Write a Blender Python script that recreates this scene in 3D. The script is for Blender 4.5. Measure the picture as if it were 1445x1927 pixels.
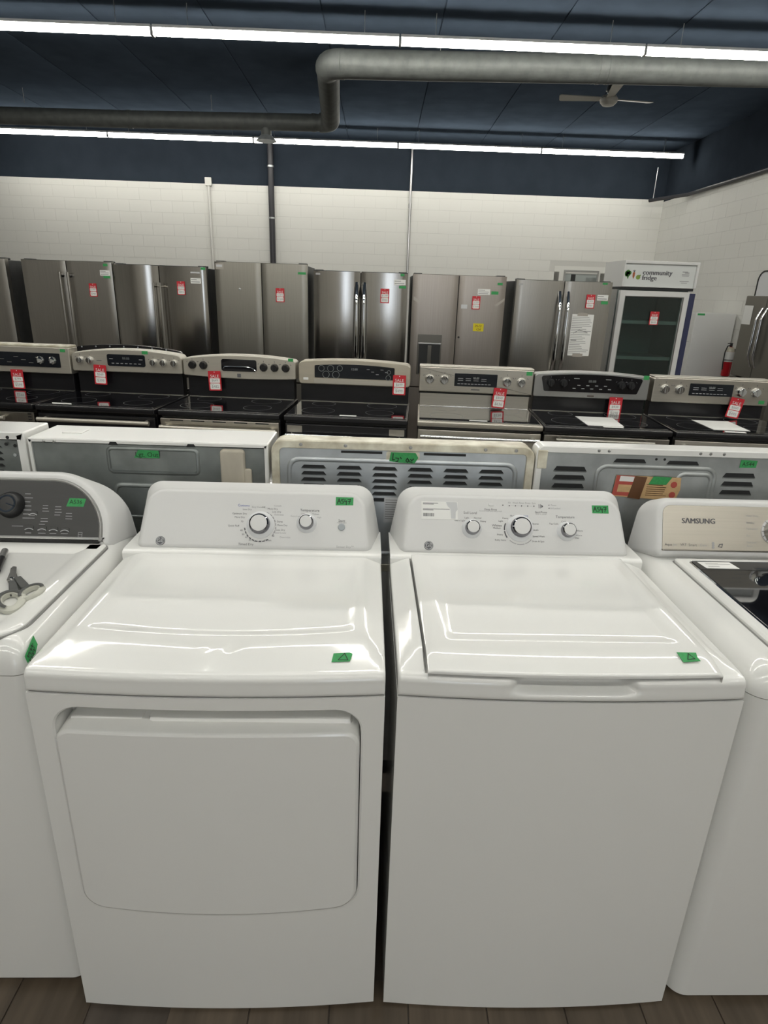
import bpy, bmesh, math, random
from mathutils import Vector, Matrix
from mathutils.geometry import delaunay_2d_cdt

# ------------------------------------------------------------------ scene, camera, world, exposure
for o in list(bpy.data.objects): bpy.data.objects.remove(o)
scene = bpy.context.scene
COL = scene.collection
scene.view_settings.view_transform = 'Standard'
scene.view_settings.look = 'None'
scene.view_settings.gamma = 1.0
scene.view_settings.use_curve_mapping = False
scene.view_settings.exposure = 0.0
scene.cycles.use_denoising = True
scene.cycles.max_bounces = 8
scene.cycles.sample_clamp_indirect = 6.0

F_PX, PITCH, ROLL, YAW, CAM_H = 1157.0, math.radians(19.78), math.radians(1.917), math.radians(-0.97), 1.629
cam = bpy.data.cameras.new('camera')
cam.sensor_fit = 'HORIZONTAL'; cam.sensor_width = 36.0
cam.lens = F_PX * 36.0 / 1445.0
cam.clip_start = 0.02; cam.clip_end = 200
camo = bpy.data.objects.new('camera', cam); COL.objects.link(camo)
fw = Vector((-math.sin(YAW) * math.cos(PITCH), math.cos(YAW) * math.cos(PITCH), -math.sin(PITCH)))
rt = Vector((math.cos(YAW), math.sin(YAW), 0)); up = rt.cross(fw)
RT = math.cos(ROLL) * rt + math.sin(ROLL) * up
UP = -math.sin(ROLL) * rt + math.cos(ROLL) * up
camo.matrix_world = Matrix(((RT.x, UP.x, -fw.x, 0), (RT.y, UP.y, -fw.y, 0), (RT.z, UP.z, -fw.z, CAM_H), (0, 0, 0, 1)))
scene.camera = camo

world = bpy.data.worlds.new('overcast_sky'); scene.world = world
world.use_nodes = True
bg = world.node_tree.nodes['Background']
bg.inputs['Color'].default_value = (0.80, 0.89, 1.0, 1)
bg.inputs['Strength'].default_value = 3.6
TUBE_POWER = 31.0            # emission of the ceiling light tubes

random.seed(7)
# ------------------------------------------------------------------ materials
def mat(name, color, rough=.5, metal=0., coat=0., noise=None, bump=None, emit=None, aniso=0., spec=None, trans=0., coat_r=.02):
    m = bpy.data.materials.new(name); m.use_nodes = True
    nt = m.node_tree; b = nt.nodes['Principled BSDF']
    c = (*color, 1)
    b.inputs['Base Color'].default_value = c
    b.inputs['Roughness'].default_value = rough
    b.inputs['Metallic'].default_value = metal
    if coat:
        b.inputs['Coat Weight'].default_value = coat; b.inputs['Coat Roughness'].default_value = coat_r
    if spec is not None: b.inputs['Specular IOR Level'].default_value = spec
    if aniso: b.inputs['Anisotropic'].default_value = aniso
    if trans: b.inputs['Transmission Weight'].default_value = trans
    if emit:
        b.inputs['Emission Color'].default_value = (*emit[0], 1); b.inputs['Emission Strength'].default_value = emit[1]
    tc = None
    if noise or bump:
        tc = nt.nodes.new('ShaderNodeTexCoord')
    if noise:      # (scale xyz, amount, detail): multiplies the base colour a little
        sc, amt = noise[0], noise[1]
        mp = nt.nodes.new('ShaderNodeMapping'); mp.inputs['Scale'].default_value = sc
        nt.links.new(tc.outputs['Object'], mp.inputs['Vector'])
        n = nt.nodes.new('ShaderNodeTexNoise'); n.inputs['Scale'].default_value = 1.; n.inputs['Detail'].default_value = 4
        nt.links.new(mp.outputs['Vector'], n.inputs['Vector'])
        r = nt.nodes.new('ShaderNodeValToRGB')
        r.color_ramp.elements[0].position = .3; r.color_ramp.elements[1].position = .7
        lo = tuple(x * (1 - amt) for x in color); hi = tuple(min(1, x * (1 + amt)) for x in color)
        if len(noise) > 2: lo = noise[2]
        r.color_ramp.elements[0].color = (*lo, 1); r.color_ramp.elements[1].color = (*hi, 1)
        nt.links.new(n.outputs['Fac'], r.inputs['Fac']); nt.links.new(r.outputs['Color'], b.inputs['Base Color'])
    if bump:       # (scale xyz, strength, distance)
        mp = nt.nodes.new('ShaderNodeMapping'); mp.inputs['Scale'].default_value = bump[0]
        nt.links.new(tc.outputs['Object'], mp.inputs['Vector'])
        n = nt.nodes.new('ShaderNodeTexNoise'); n.inputs['Scale'].default_value = 1.; n.inputs['Detail'].default_value = 3
        nt.links.new(mp.outputs['Vector'], n.inputs['Vector'])
        bp = nt.nodes.new('ShaderNodeBump'); bp.inputs['Strength'].default_value = bump[1]; bp.inputs['Distance'].default_value = bump[2]
        nt.links.new(n.outputs['Fac'], bp.inputs['Height']); nt.links.new(bp.outputs['Normal'], b.inputs['Normal'])
    return m
M = {}
M['enamel'] = mat('white_enamel', (.80, .80, .78), .22, coat=.6, bump=((180, 180, 180), .04, .0006))
M['enamel_top'] = mat('glossy_white_porcelain', (.78, .78, .76), .30, coat=1., spec=.35, coat_r=.07)
M['plastic'] = mat('white_plastic', (.65, .65, .645), .45, bump=((900, 900, 900), .03, .0003))
M['plastic_grey'] = mat('grey_white_plastic', (.66, .67, .69), .3)
M['print'] = mat('grey_print', (.10, .10, .11), .6)
M['print_light'] = mat('light_grey_print', (.33, .33, .34), .6)
M['print_blue'] = mat('blue_print', (.10, .14, .42), .6)
M['chrome'] = mat('chrome', (.80, .81, .82), .06, 1.)
M['chrome_dark_reflection'] = mat('chrome_dark_reflection', (.22, .22, .24), .05, 1.)  # chrome base darkened to stand in for dark reflections in the knob rings
M['steel_curved'] = mat('curved_stainless', (.44, .42, .39), .17, 1., noise=((220, 220, 2), .06))
M['steel_deep'] = mat('deep_stainless', (.20, .19, .17), .34, 1.)  # darkest stainless, one even base tone
M['button_grey'] = mat('grey_button', (.33, .36, .38), .4)
M['dark_panel'] = mat('charcoal_panel', (.036, .036, .035), .42, noise=((6, 6, 40), .12))
M['silver_panel'] = mat('champagne_silver', (.46, .43, .375), .33, .85, noise=((3, 3, 260), .025))
M['green'] = mat('green_tape', (.035, .30, .085), .6, noise=((160, 160, 160), .12))
M['ink'] = mat('black_marker', (.008, .03, .012), .6)
M['paper'] = mat('white_paper', (.78, .78, .76), .7)
M['paper_print'] = mat('paper_print', (.28, .28, .28), .8)
M['label_grey'] = mat('grey_label', (.55, .56, .57), .6)
M['black'] = mat('black_plastic', (.012, .012, .013), .35)
M['black_glass'] = mat('black_glass', (.006, .006, .008), .05, coat=.6)
M['black_enamel'] = mat('black_enamel', (.010, .010, .012), .22)
M['display'] = mat('display_glass', (.010, .012, .016), .12)
M['steel'] = mat('brushed_stainless', (.44, .42, .385), .30, 1., noise=((220, 220, 2), .06), aniso=.5)
M['steel_warm'] = mat('warm_stainless', (.38, .345, .315), .36, 1., noise=((220, 220, 2), .06))
M['steel_dark'] = mat('dark_stainless', (.33, .315, .28), .34, 1., noise=((220, 220, 2), .06))
M['steel_range'] = mat('range_stainless', (.54, .51, .45), .34, 1., noise=((2, 2, 300), .05))
M['steel_pale'] = mat('pale_stainless', (.55, .52, .455), .40, .7, noise=((2, 2, 200), .04))
M['bisque'] = mat('bisque_metal', (.47, .43, .35), .4, .45, noise=((5, 5, 30), .05))
M['grey_metal'] = mat('grey_metal', (.36, .36, .35), .35, .8)
M['fridge_side'] = mat('dark_fridge_side', (.035, .036, .036), .5, noise=((9, 9, 9), .3))
M['galv'] = mat('galvanised_sheet', (.42, .44, .44), .42, .75, noise=((14, 14, 14), .14))
M['galv_dark'] = mat('dark_galvanised_sheet', (.25, .27, .265), .42, .7, noise=((11, 11, 11), .2))
M['galv_light'] = mat('light_galvanised_sheet', (.52, .55, .57), .38, .75, noise=((14, 14, 14), .12))
M['slot'] = mat('dark_slot', (.012, .013, .014), .7)
M['cream'] = mat('yellowed_white_enamel', (.70, .68, .57), .35, noise=((18, 18, 18), .12, (.42, .37, .27)))
M['beige'] = mat('beige_cover', (.50, .46, .38), .6, noise=((20, 20, 8), .12))
M['duct'] = mat('galvanised_duct', (.105, .112, .108), .6, .3, noise=((9, 9, 9), .18), bump=((30, 30, 30), .15, .01))
M['navy_wall'] = mat('navy_wall_paint', (.027, .0345, .046), .9, noise=((3, 3, 3), .1), spec=0.)
M['ceiling'] = mat('navy_ceiling_paint', (.068, .090, .124), .9, noise=((3, 3, 3), .12), spec=0.)
M['wall'] = mat('white_block_paint', (.69, .685, .65), .65, bump=((60, 60, 60), .10, .002))
M['wall_plain'] = mat('off_white_paint', (.55, .54, .51), .7, noise=((4, 4, 4), .05))
M['joint'] = mat('painted_mortar', (.58, .575, .545), .8)
M['floor'] = mat('brown_vinyl', (.108, .082, .058), .45, noise=((26, 2.2, 9), .32))
M['floor_base'] = mat('brown_floor', (.085, .068, .055), .55, noise=((20, 2, 9), .25))
M['red'] = mat('red_card', (.52, .018, .030), .5)
M['red_gloss'] = mat('red_enamel', (.45, .008, .016), .25, coat=.5)
M['red_label'] = mat('red_label', (.45, .08, .06), .6)
M['brown_tape'] = mat('brown_tape', (.13, .055, .02), .5, noise=((40, 40, 4), .3))
M['orange_label'] = mat('tan_label', (.60, .40, .20), .6, noise=((30, 30, 60), .12))
M['yellow'] = mat('yellow_note', (.62, .52, .012), .6)
M['veg_green'] = mat('vegetable_green', (.05, .20, .03), .6)
M['lime'] = mat('lime_green', (.20, .30, .05), .6)
M['orange'] = mat('carrot_orange', (.34, .085, .03), .6)
M['tube'] = mat('lit_diffuser', (1, 1, 1), .5, emit=((1., .975, .885), TUBE_POWER))
M['lamp_body'] = mat('lamp_housing', (.60, .60, .60), .5)
M['fan_white'] = mat('fan_white', (.62, .60, .55), .5)
M['pipe_dark'] = mat('dark_painted_pipe', (.030, .030, .036), .5)
M['pipe_white'] = mat('white_conduit', (.62, .61, .58), .45)
M['pipe_steel'] = mat('steel_conduit', (.50, .50, .50), .3, .9)
def glass_mat():
    m = bpy.data.materials.new('tinted_glass'); m.use_nodes = True; nt = m.node_tree; nt.nodes.clear()
    t = nt.nodes.new('ShaderNodeBsdfTransparent'); t.inputs['Color'].default_value = (.60, .70, .68, 1)
    g = nt.nodes.new('ShaderNodeBsdfGlossy'); g.inputs['Roughness'].default_value = .03
    f = nt.nodes.new('ShaderNodeFresnel'); f.inputs['IOR'].default_value = 1.6
    x = nt.nodes.new('ShaderNodeMixShader'); o = nt.nodes.new('ShaderNodeOutputMaterial')
    nt.links.new(f.outputs['Fac'], x.inputs['Fac']); nt.links.new(t.outputs['BSDF'], x.inputs[1]); nt.links.new(g.outputs['BSDF'], x.inputs[2]); nt.links.new(x.outputs['Shader'], o.inputs['Surface'])
    return m
M['glass_dark'] = glass_mat()
M['interior'] = mat('cooler_interior', (.20, .26, .245), .5)
M['navy'] = mat('navy_side', (.03, .035, .09), .4)
M['white_cool'] = mat('white_cooler_paint', (.66, .66, .65), .35)
M['sign'] = mat('sign_face', (.62, .64, .63), .4)
M['scissor_grip'] = mat('grey_grip', (.05, .052, .05), .5)
M['scissor_rim'] = mat('pale_grip', (.50, .50, .44), .4)
M['blade'] = mat('scissor_blade', (.45, .44, .42), .25, .9)
M['clear_tape'] = mat('clear_tape', (.40, .37, .33), .25)
M['window_glass'] = mat('window_glass', (.34, .37, .36), .1)
M['window_wall'] = mat('room_beyond', (.40, .38, .33), .8)
M['black_rubber'] = mat('black_rubber', (.02, .02, .02), .8)

# ------------------------------------------------------------------ mesh builder
class MB:
    def __init__(s): s.v = []; s.f = []
    def add(s, vs, fs):
        b = len(s.v); s.v += [tuple(p) for p in vs]; s.f += [tuple(i + b for i in f) for f in fs]; return s
    def box(s, x0, x1, y0, y1, z0, z1):
        return s.add([(x0, y0, z0), (x1, y0, z0), (x1, y1, z0), (x0, y1, z0), (x0, y0, z1), (x1, y0, z1), (x1, y1, z1), (x0, y1, z1)],
                     [(0, 3, 2, 1), (4, 5, 6, 7), (0, 1, 5, 4), (1, 2, 6, 5), (2, 3, 7, 6), (3, 0, 4, 7)])
    def bbox(s, x0, x1, y0, y1, z0, z1, b=.004):     # chamfered box
        b = min(b, (x1 - x0) / 2.2, (y1 - y0) / 2.2, (z1 - z0) / 2.2)
        bm = bmesh.new(); bmesh.ops.create_cube(bm, size=1)
        for v in bm.verts:
            v.co = Vector(((x0 + x1) / 2 + v.co.x * (x1 - x0), (y0 + y1) / 2 + v.co.y * (y1 - y0), (z0 + z1) / 2 + v.co.z * (z1 - z0)))
        bmesh.ops.bevel(bm, geom=list(bm.edges), offset=b, segments=2, profile=.5, affect='EDGES')
        bm.verts.index_update()
        s.add([v.co[:] for v in bm.verts], [[v.index for v in f.verts] for f in bm.faces]); bm.free(); return s
    def rings(s, rings, cap0=True, cap1=True, close=True):
        n = len(rings[0]); b = len(s.v)
        for r in rings: s.v += [tuple(p) for p in r]
        for k in range(len(rings) - 1):
            for i in range(n if close else n - 1):
                j = (i + 1) % n
                s.f.append((b + k * n + i, b + k * n + j, b + (k + 1) * n + j, b + (k + 1) * n + i))
        if cap0: s.f.append(tuple(b + i for i in reversed(range(n))))
        if cap1: s.f.append(tuple(b + (len(rings) - 1) * n + i for i in range(n)))
        return s
    def slab(s, poly, fr, c0, c1, bev=0., back=True):      # extrude a 2D outline from depth c0 to c1 in frame fr
        rs = [[fr(p[0], p[1], c0) for p in poly]]
        if bev:
            rs.append([fr(p[0], p[1], c1 - bev) for p in poly])
            q = offset(poly, -bev * .4); rs.append([fr(p[0], p[1], c1 - bev * .3) for p in q])
            q = offset(poly, -bev); rs.append([fr(p[0], p[1], c1) for p in q])
        else: rs.append([fr(p[0], p[1], c1) for p in poly])
        return s.rings(rs, cap0=back)
    def tube(s, pts, r, n=10, caps=True):
        pts = [Vector(p) for p in pts]; rs = []; prev = None
        for i, p in enumerate(pts):
            d = (pts[min(i + 1, len(pts) - 1)] - pts[max(i - 1, 0)]).normalized()
            if prev is None:
                a = d.orthogonal().normalized()
            else:
                a = (prev - d * prev.dot(d)).normalized()
            prev = a; b = d.cross(a)
            rr = r[i] if isinstance(r, (list, tuple)) else r
            rs.append([p + rr * (math.cos(t * 2 * math.pi / n) * a + math.sin(t * 2 * math.pi / n) * b) for t in range(n)])
        return s.rings(rs, caps, caps)
    def lathe(s, prof, fr, n=24, cx=0., cy=0.):             # profile of (radius, height) about fr's third axis
        rs = [[fr(cx + r * math.cos(2 * math.pi * k / n), cy + r * math.sin(2 * math.pi * k / n), h) for k in range(n)] for r, h in prof]
        return s.rings(rs)
    def grid(s, rows):
        n = len(rows[0]); b = len(s.v)
        for r in rows: s.v += [tuple(p) for p in r]
        for k in range(len(rows) - 1):
            for i in range(n - 1):
                s.f.append((b + k * n + i, b + k * n + i + 1, b + (k + 1) * n + i + 1, b + (k + 1) * n + i))
        return s
    def quad(s, a, b, c, d): return s.add([a, b, c, d], [(0, 1, 2, 3)])
    def text(s, body, fr, x, y, size, align='CENTER', c=.0006, bold=False):
        vs, fs = text_mesh(body, align)
        return s.add([fr(x + vx * size, y + vy * size, c) for vx, vy in vs], fs)
    def stroke(s, pts, fr, w=.0012, c=.0007):               # hand-drawn line in frame fr
        for a, b in zip(pts, pts[1:]):
            d = Vector((b[0] - a[0], b[1] - a[1])); L = d.length or 1e-6; d /= L; nrm = Vector((-d.y, d.x)) * w / 2; e = d * w / 2
            q = [(a[0] - e.x + nrm.x, a[1] - e.y + nrm.y), (a[0] - e.x - nrm.x, a[1] - e.y - nrm.y), (b[0] + e.x - nrm.x, b[1] + e.y - nrm.y), (b[0] + e.x + nrm.x, b[1] + e.y + nrm.y)]
            s.add([fr(p[0], p[1], c) for p in q], [(0, 1, 2, 3)])
        return s
    def mesh(s, name, material, sharp=32, flip_fix=True):
        me = bpy.data.meshes.new(name)
        me.from_pydata([tuple(p) for p in s.v], [], s.f)
        if flip_fix:
            bm = bmesh.new(); bm.from_mesh(me)
            bmesh.ops.recalc_face_normals(bm, faces=bm.faces); bm.to_mesh(me); bm.free()
        me.polygons.foreach_set('use_smooth', [True] * len(me.polygons))
        me.set_sharp_from_angle(angle=math.radians(sharp))
        me.materials.append(M[material] if isinstance(material, str) else material)
        me.update(); return me

TEXT_CACHE = {}
def text_mesh(body, align):
    k = (body, align)
    if k not in TEXT_CACHE:
        cu = bpy.data.curves.new('lettering', 'FONT'); cu.body = body; cu.size = 1.; cu.align_x = align; cu.align_y = 'CENTER'
        cu.resolution_u = 2; cu.offset = 0.
        o = bpy.data.objects.new('lettering', cu)
        me = bpy.data.meshes.new_from_object(o)
        TEXT_CACHE[k] = ([(v.co.x, v.co.y) for v in me.vertices], [tuple(p.vertices) for p in me.polygons])
        bpy.data.objects.remove(o); bpy.data.meshes.remove(me); bpy.data.curves.remove(cu)
    return TEXT_CACHE[k]

def offset(poly, d):          # grow (+) or shrink (-) a counter-clockwise outline
    n = len(poly); out = []
    for i in range(n):
        a, b, c = Vector(poly[i - 1]), Vector(poly[i]), Vector(poly[(i + 1) % n])
        e1 = (b - a); e2 = (c - b)
        if e1.length < 1e-9: e1 = e2
        if e2.length < 1e-9: e2 = e1
        n1 = Vector((e1.y, -e1.x)).normalized(); n2 = Vector((e2.y, -e2.x)).normalized()
        m = (n1 + n2)
        m = m.normalized() if m.length > 1e-6 else n1
        k = d / max(.35, m.dot(n1))
        out.append((b.x + m.x * k, b.y + m.y * k))
    return out
def round_poly(corners, radii, n=6):   # counter-clockwise corners with rounded radii
    out = []; N = len(corners)
    if not isinstance(radii, (list, tuple)): radii = [radii] * N
    for i in range(N):
        p = Vector(corners[i]); a = (Vector(corners[i - 1]) - p).normalized(); b = (Vector(corners[(i + 1) % N]) - p).normalized()
        ang = math.acos(max(-1, min(1, a.dot(b)))); t = radii[i] / math.tan(ang / 2)
        s, e = p + a * t, p + b * t
        c = p + (a + b).normalized() * (radii[i] / math.sin(ang / 2))
        a0 = math.atan2(s.y - c.y, s.x - c.x); a1 = math.atan2(e.y - c.y, e.x - c.x)
        da = (a1 - a0 + math.pi) % (2 * math.pi) - math.pi
        for k in range(n + 1):
            th = a0 + da * k / n; out.append((c.x + radii[i] * math.cos(th), c.y + radii[i] * math.sin(th)))
    return out
def rrect(x0, x1, y0, y1, r, n=5): return round_poly([(x0, y0), (x1, y0), (x1, y1), (x0, y1)], r, n)
def circle(cx, cy, r, n=20): return [(cx + r * math.cos(2 * math.pi * k / n), cy + r * math.sin(2 * math.pi * k / n)) for k in range(n)]
def inside(p, poly):
    x, y = p; c = False; n = len(poly)
    for i in range(n):
        x1, y1 = poly[i]; x2, y2 = poly[i - 1]
        if (y1 > y) != (y2 > y) and x < (x2 - x1) * (y - y1) / (y2 - y1) + x1: c = not c
    return c
def sheet(mb, outer, holes, step, fn):   # triangulated flat region with holes, mapped by fn(u, v) to 3D
    vs = []; ed = []
    for lp in [outer] + holes:
        b = len(vs); n = len(lp); vs += [Vector(p) for p in lp]; ed += [(b + i, b + (i + 1) % n) for i in range(n)]
    xs = [p[0] for p in outer]; ys = [p[1] for p in outer]
    if step:
        nx = max(1, int((max(xs) - min(xs)) / step)); ny = max(1, int((max(ys) - min(ys)) / step))
        for i in range(1, nx):
            for j in range(1, ny):
                p = (min(xs) + (max(xs) - min(xs)) * i / nx, min(ys) + (max(ys) - min(ys)) * j / ny)
                if inside(p, offset(outer, -step * .3)) and not any(inside(p, offset(h, step * .3)) for h in holes): vs.append(Vector(p))
    r = delaunay_2d_cdt(vs, ed, [], 0, 1e-6)
    V, Fc = r[0], r[2]; keep = []
    for f in Fc:
        c = (sum(V[i].x for i in f) / len(f), sum(V[i].y for i in f) / len(f))
        if inside(c, outer) and not any(inside(c, h) for h in holes): keep.append(f)
    mb.add([fn(p.x, p.y) for p in V], keep)

def frame(o, u, v, n):
    o, u, v, n = Vector(o), Vector(u), Vector(v), Vector(n)
    return lambda a, b, c=0.: tuple(o + u * a + v * b + n * c)
FRONT = frame((0, 0, 0), (1, 0, 0), (0, 0, 1), (0, -1, 0))    # faces the viewer: a = x, b = z, c = towards -y
def front_at(y): return frame((0, y, 0), (1, 0, 0), (0, 0, 1), (0, -1, 0))
def top_at(z): return frame((0, 0, z), (1, 0, 0), (0, 1, 0), (0, 0, 1))

# ------------------------------------------------------------------ objects
NO_WEIGHT = {'block', 'ceiling_panel', 'floor_plank', 'lower_blocks', 'top_panel', 'lid', 'console_print', 'display_print', 'lettering', 'price', 'handwriting'}
def obj(name, mb, material=None, parent=None, sharp=32, label=None, flip_fix=True):
    me = mb.mesh(name, material, sharp, flip_fix) if isinstance(mb, MB) else mb
    o = bpy.data.objects.new(name, me); COL.objects.link(o)
    if name not in NO_WEIGHT:
        wn = o.modifiers.new('weighted_normals', 'WEIGHTED_NORMAL'); wn.keep_sharp = True
    if parent: o.parent = parent
    if label: o['label'] = label
    if name.endswith('_print') or name == 'knob_marks': o['kind'] = 'stuff'     # lettering too small to pick apart
    return o
def tag(o, label, cat, group=None):
    o['label'] = label; o['category'] = cat
    if group: o['group'] = group
    return o
def thing(name, label, cat, loc=(0, 0, 0), rz=0., group=None):
    o = bpy.data.objects.new(name, None); COL.objects.link(o)
    o.location = loc; o.rotation_euler = (0, 0, rz); o.empty_display_size = .05
    return tag(o, label, cat, group)
def struct(o): o['kind'] = 'structure'; return o
def smooth(a, b, x):
    t = max(0., min(1., (x - a) / (b - a))); return t * t * (3 - 2 * t)
def smin(a, b, k):
    h = max(0., min(1., .5 + .5 * (b - a) / k)); return b + (a - b) * h - k * h * (1 - h)
def arange(a, b, n): return [a + (b - a) * i / n for i in range(n + 1)]

# ------------------------------------------------------------------ the room
WALL_Y, WALL_X, CEIL, PAINT = 13.0, 5.35, 4.21, 3.42
LEFT_X, FRONT_Y = -9.0, -7.0
fl = struct(obj('floor', MB().box(LEFT_X - .2, WALL_X + .2, FRONT_Y - .2, WALL_Y + .2, -.12, -.004), 'floor_base'))
ci = struct(obj('ceiling', MB().box(LEFT_X - .2, WALL_X + .2, FRONT_Y - .2, WALL_Y + .2, CEIL + .012, CEIL + .2), 'ceiling'))
pw = 1.2
pm = MB().bbox(-pw / 2 + .006, pw / 2 - .006, FRONT_Y, WALL_Y, 0, .012, .005).mesh('ceiling_panel', 'ceiling')
x = WALL_X - pw / 2
while x > LEFT_X + .5:
    o = obj('ceiling_panel', pm, parent=ci); o.location = (x, 0, CEIL); x -= pw
# floor planks around the near machines
plank = MB().bbox(-.0935, .0935, -.61, .61, -.004, .0, .0015).mesh('floor_plank', 'floor')
for i in range(26):
    px = -2.45 + i * .19
    for j in range(2):
        o = obj('floor_plank', plank, parent=fl); o.location = (px, -.55 + (i * 37 % 10) * .122 + j * 1.223 - .35, 0)

wb = struct(obj('wall_back', MB().box(LEFT_X, WALL_X + .2, WALL_Y + .003, WALL_Y + .2, 0, PAINT), 'joint'))
obj('dark_upper_band', MB().box(LEFT_X, WALL_X, WALL_Y - .001, WALL_Y + .2, PAINT, CEIL + .012), 'navy_wall', wb, label='dark navy painted upper band of the wall')
wr = struct(obj('wall_right', MB().box(WALL_X + .003, WALL_X + .2, FRONT_Y, WALL_Y, 0, PAINT - .03), 'joint'))
obj('dark_upper_band', MB().box(WALL_X - .001, WALL_X + .2, FRONT_Y, WALL_Y, PAINT - .03, CEIL + .012), 'navy_wall', wr, label='dark navy painted upper band of the wall')
BW, BH = .4064, .2032
full = MB().box(-BW / 2 + .0022, BW / 2 - .0022, -.0, .06, -BH / 2 + .0032, BH / 2 - .0032).mesh('block', 'wall')
topc = MB().box(-BW / 2 + .0022, BW / 2 - .0022, -.0, .06, -.055 + .0032, .055).mesh('block', 'wall')
def in_window(x, z): return 3.50 < x < 4.42 and z < 2.25
half = MB().box(-BW / 4 + .0022, BW / 4 - .0022, -.0, .06, -BH / 2 + .0032, BH / 2 - .0032).mesh('block', 'wall')
for c in range(15):
    z = PAINT - .055 if c == 0 else PAINT - .11 - BH * (c - .5)
    if c < 9:
        x = WALL_X - BW / 2
        if c % 2:
            o = obj('block', half, parent=wb); o.location = (WALL_X - BW / 4, WALL_Y, z); x -= BW / 2
        while x > -7.65:
            if not (3.43 < x < 4.48 and z < 2.2):
                o = obj('block', topc if c == 0 else full, parent=wb); o.location = (x, WALL_Y, z)
            x -= BW
    y = WALL_Y - BW / 2
    if c % 2:
        o = obj('block', half, parent=wr); o.location = (WALL_X, WALL_Y - BW / 4, z - .03); o.rotation_euler = (0, 0, -math.pi / 2); y -= BW / 2
    while y > 6.2:
        o = obj('block', topc if c == 0 else full, parent=wr); o.location = (WALL_X, y, z - .03); o.rotation_euler = (0, 0, -math.pi / 2)
        y -= BW
lowb = MB()
for c in range(7):
    z = PAINT - .11 - BH * (8 + c + .5)
    if z < .15: break
    x = WALL_X - BW / 2 - (BW / 2 if (c + 9) % 2 else 0)
    while x > -7.6:
        if not (3.43 < x < 4.48 and z < 2.2): lowb.box(x - BW / 2 + .003, x + BW / 2 - .003, WALL_Y, WALL_Y + .05, z - BH / 2 + .0025, z + BH / 2 - .0025)
        x -= BW
lb = obj('lower_blocks', lowb, 'wall', wb); lb['kind'] = 'stuff'
wl = struct(obj('wall_left', MB().box(LEFT_X - .2, LEFT_X, FRONT_Y, WALL_Y, 0, CEIL + .012), 'wall_plain'))
# front wall behind the viewer, with a glazed shop door / window opening to the daylight
WX0, WX1, WZ0, WZ1 = .20, 1.60, .15, 3.0
wf = MB()
wf.box(LEFT_X, WX0, FRONT_Y - .2, FRONT_Y, 0, CEIL + .012); wf.box(WX1, WALL_X, FRONT_Y - .2, FRONT_Y, 0, CEIL + .012)
wf.box(WX0, WX1, FRONT_Y - .2, FRONT_Y, 0, WZ0); wf.box(WX0, WX1, FRONT_Y - .2, FRONT_Y, WZ1, CEIL + .012)
struct(obj('wall_front', wf, 'wall_plain'))
w2 = struct(obj('window_2', MB().rings([[(WX0 + d, FRONT_Y - y, WZ0 + d), (WX1 - d, FRONT_Y - y, WZ0 + d), (WX1 - d, FRONT_Y - y, WZ1 - d), (WX0 + d, FRONT_Y - y, WZ1 - d)] for d, y in ((0, .0), (0, .12), (.06, .12), (.06, 0), (0, 0))], False, False), 'black'))
obj('mullion', MB().box((WX0 + WX1) / 2 - .025, (WX0 + WX1) / 2 + .025, FRONT_Y - .1, FRONT_Y - .03, WZ0 + .06, WZ1 - .06), 'black', w2)

# window high in the back wall, near the corner
w1 = MB()
X0, X1, Z1, Z0 = 3.64, 4.27, 2.10, 1.30
for a in ((X0 - .03, X1 + .03, Z1, Z1 + .03), (X0 - .03, X1 + .03, Z0 - .03, Z0), (X0 - .03, X0, Z0, Z1), (X1, X1 + .03, Z0, Z1)):
    w1.box(a[0], a[1], WALL_Y - .02, WALL_Y + .03, a[2], a[3])
w1o = struct(obj('window_1', w1, 'grey_metal'))
obj('surround', MB().box(X0 - .22, X0 - .03, WALL_Y, WALL_Y + .03, Z0 - .1, 2.2).box(X1 + .03, X1 + .24, WALL_Y, WALL_Y + .03, Z0 - .1, 2.2).box(X0 - .03, X1 + .03, WALL_Y, WALL_Y + .03, Z1 + .03, 2.2), 'wall', w1o)
obj('pane', MB().box(X0, X1, WALL_Y + .0, WALL_Y + .006, Z0, Z1), 'window_glass', w1o)
obj('dark_upright', MB().box(X0 + .12, X0 + .21, WALL_Y - .004, WALL_Y + .001, Z0, Z1 - .05), 'black', w1o, label='dark upright behind the pane')  # dark upright inside the window, drawn on the pane
obj('shelf_edge', MB().box(X0 + .42, X1, WALL_Y - .004, WALL_Y + .001, Z0, Z1 - .1), 'galv_dark', w1o, label='dark shape behind the pane')
obj('rail', MB().box(X0, X1, WALL_Y - .012, WALL_Y + .001, Z1 - .035, Z1), 'pipe_white', w1o)

# ------------------------------------------------------------------ ceiling fixtures
def tube_light(x0, x1, y, z, label, group):
    t = thing('tube_light', label, 'light', (x0, y, z), 0, group)
    L = x1 - x0
    prof = [(-.036, .022), (-.029, -.004), (-.022, -.026), (-.013, -.038), (0, -.042), (.013, -.038), (.022, -.026), (.029, -.004), (.036, .022)]
    obj('diffuser', MB().rings([[(.012, a, b) for a, b in prof], [(L - .012, a, b) for a, b in prof]]), 'tube', t, 60)
    obj('housing', MB().bbox(.004, L - .004, -.036, .036, .0225, .05, .004), 'lamp_body', t)
    for ex in (0., L - .012):
        obj('end_cap', MB().bbox(ex, ex + .012, -.037, .037, -.043, .022, .003), 'lamp_body', t)
    for ex in (.35, L - .35):
        obj('hanger', MB().tube([(ex, 0, .06), (ex, 0, CEIL - z)], .004, 6), 'pipe_steel', t)
    return t
near = ['leftmost tube of the nearer ceiling light row', 'second tube from the left in the nearer ceiling light row', 'third tube of the nearer row, above the round duct elbow', 'rightmost tube of the nearer ceiling light row']
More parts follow.
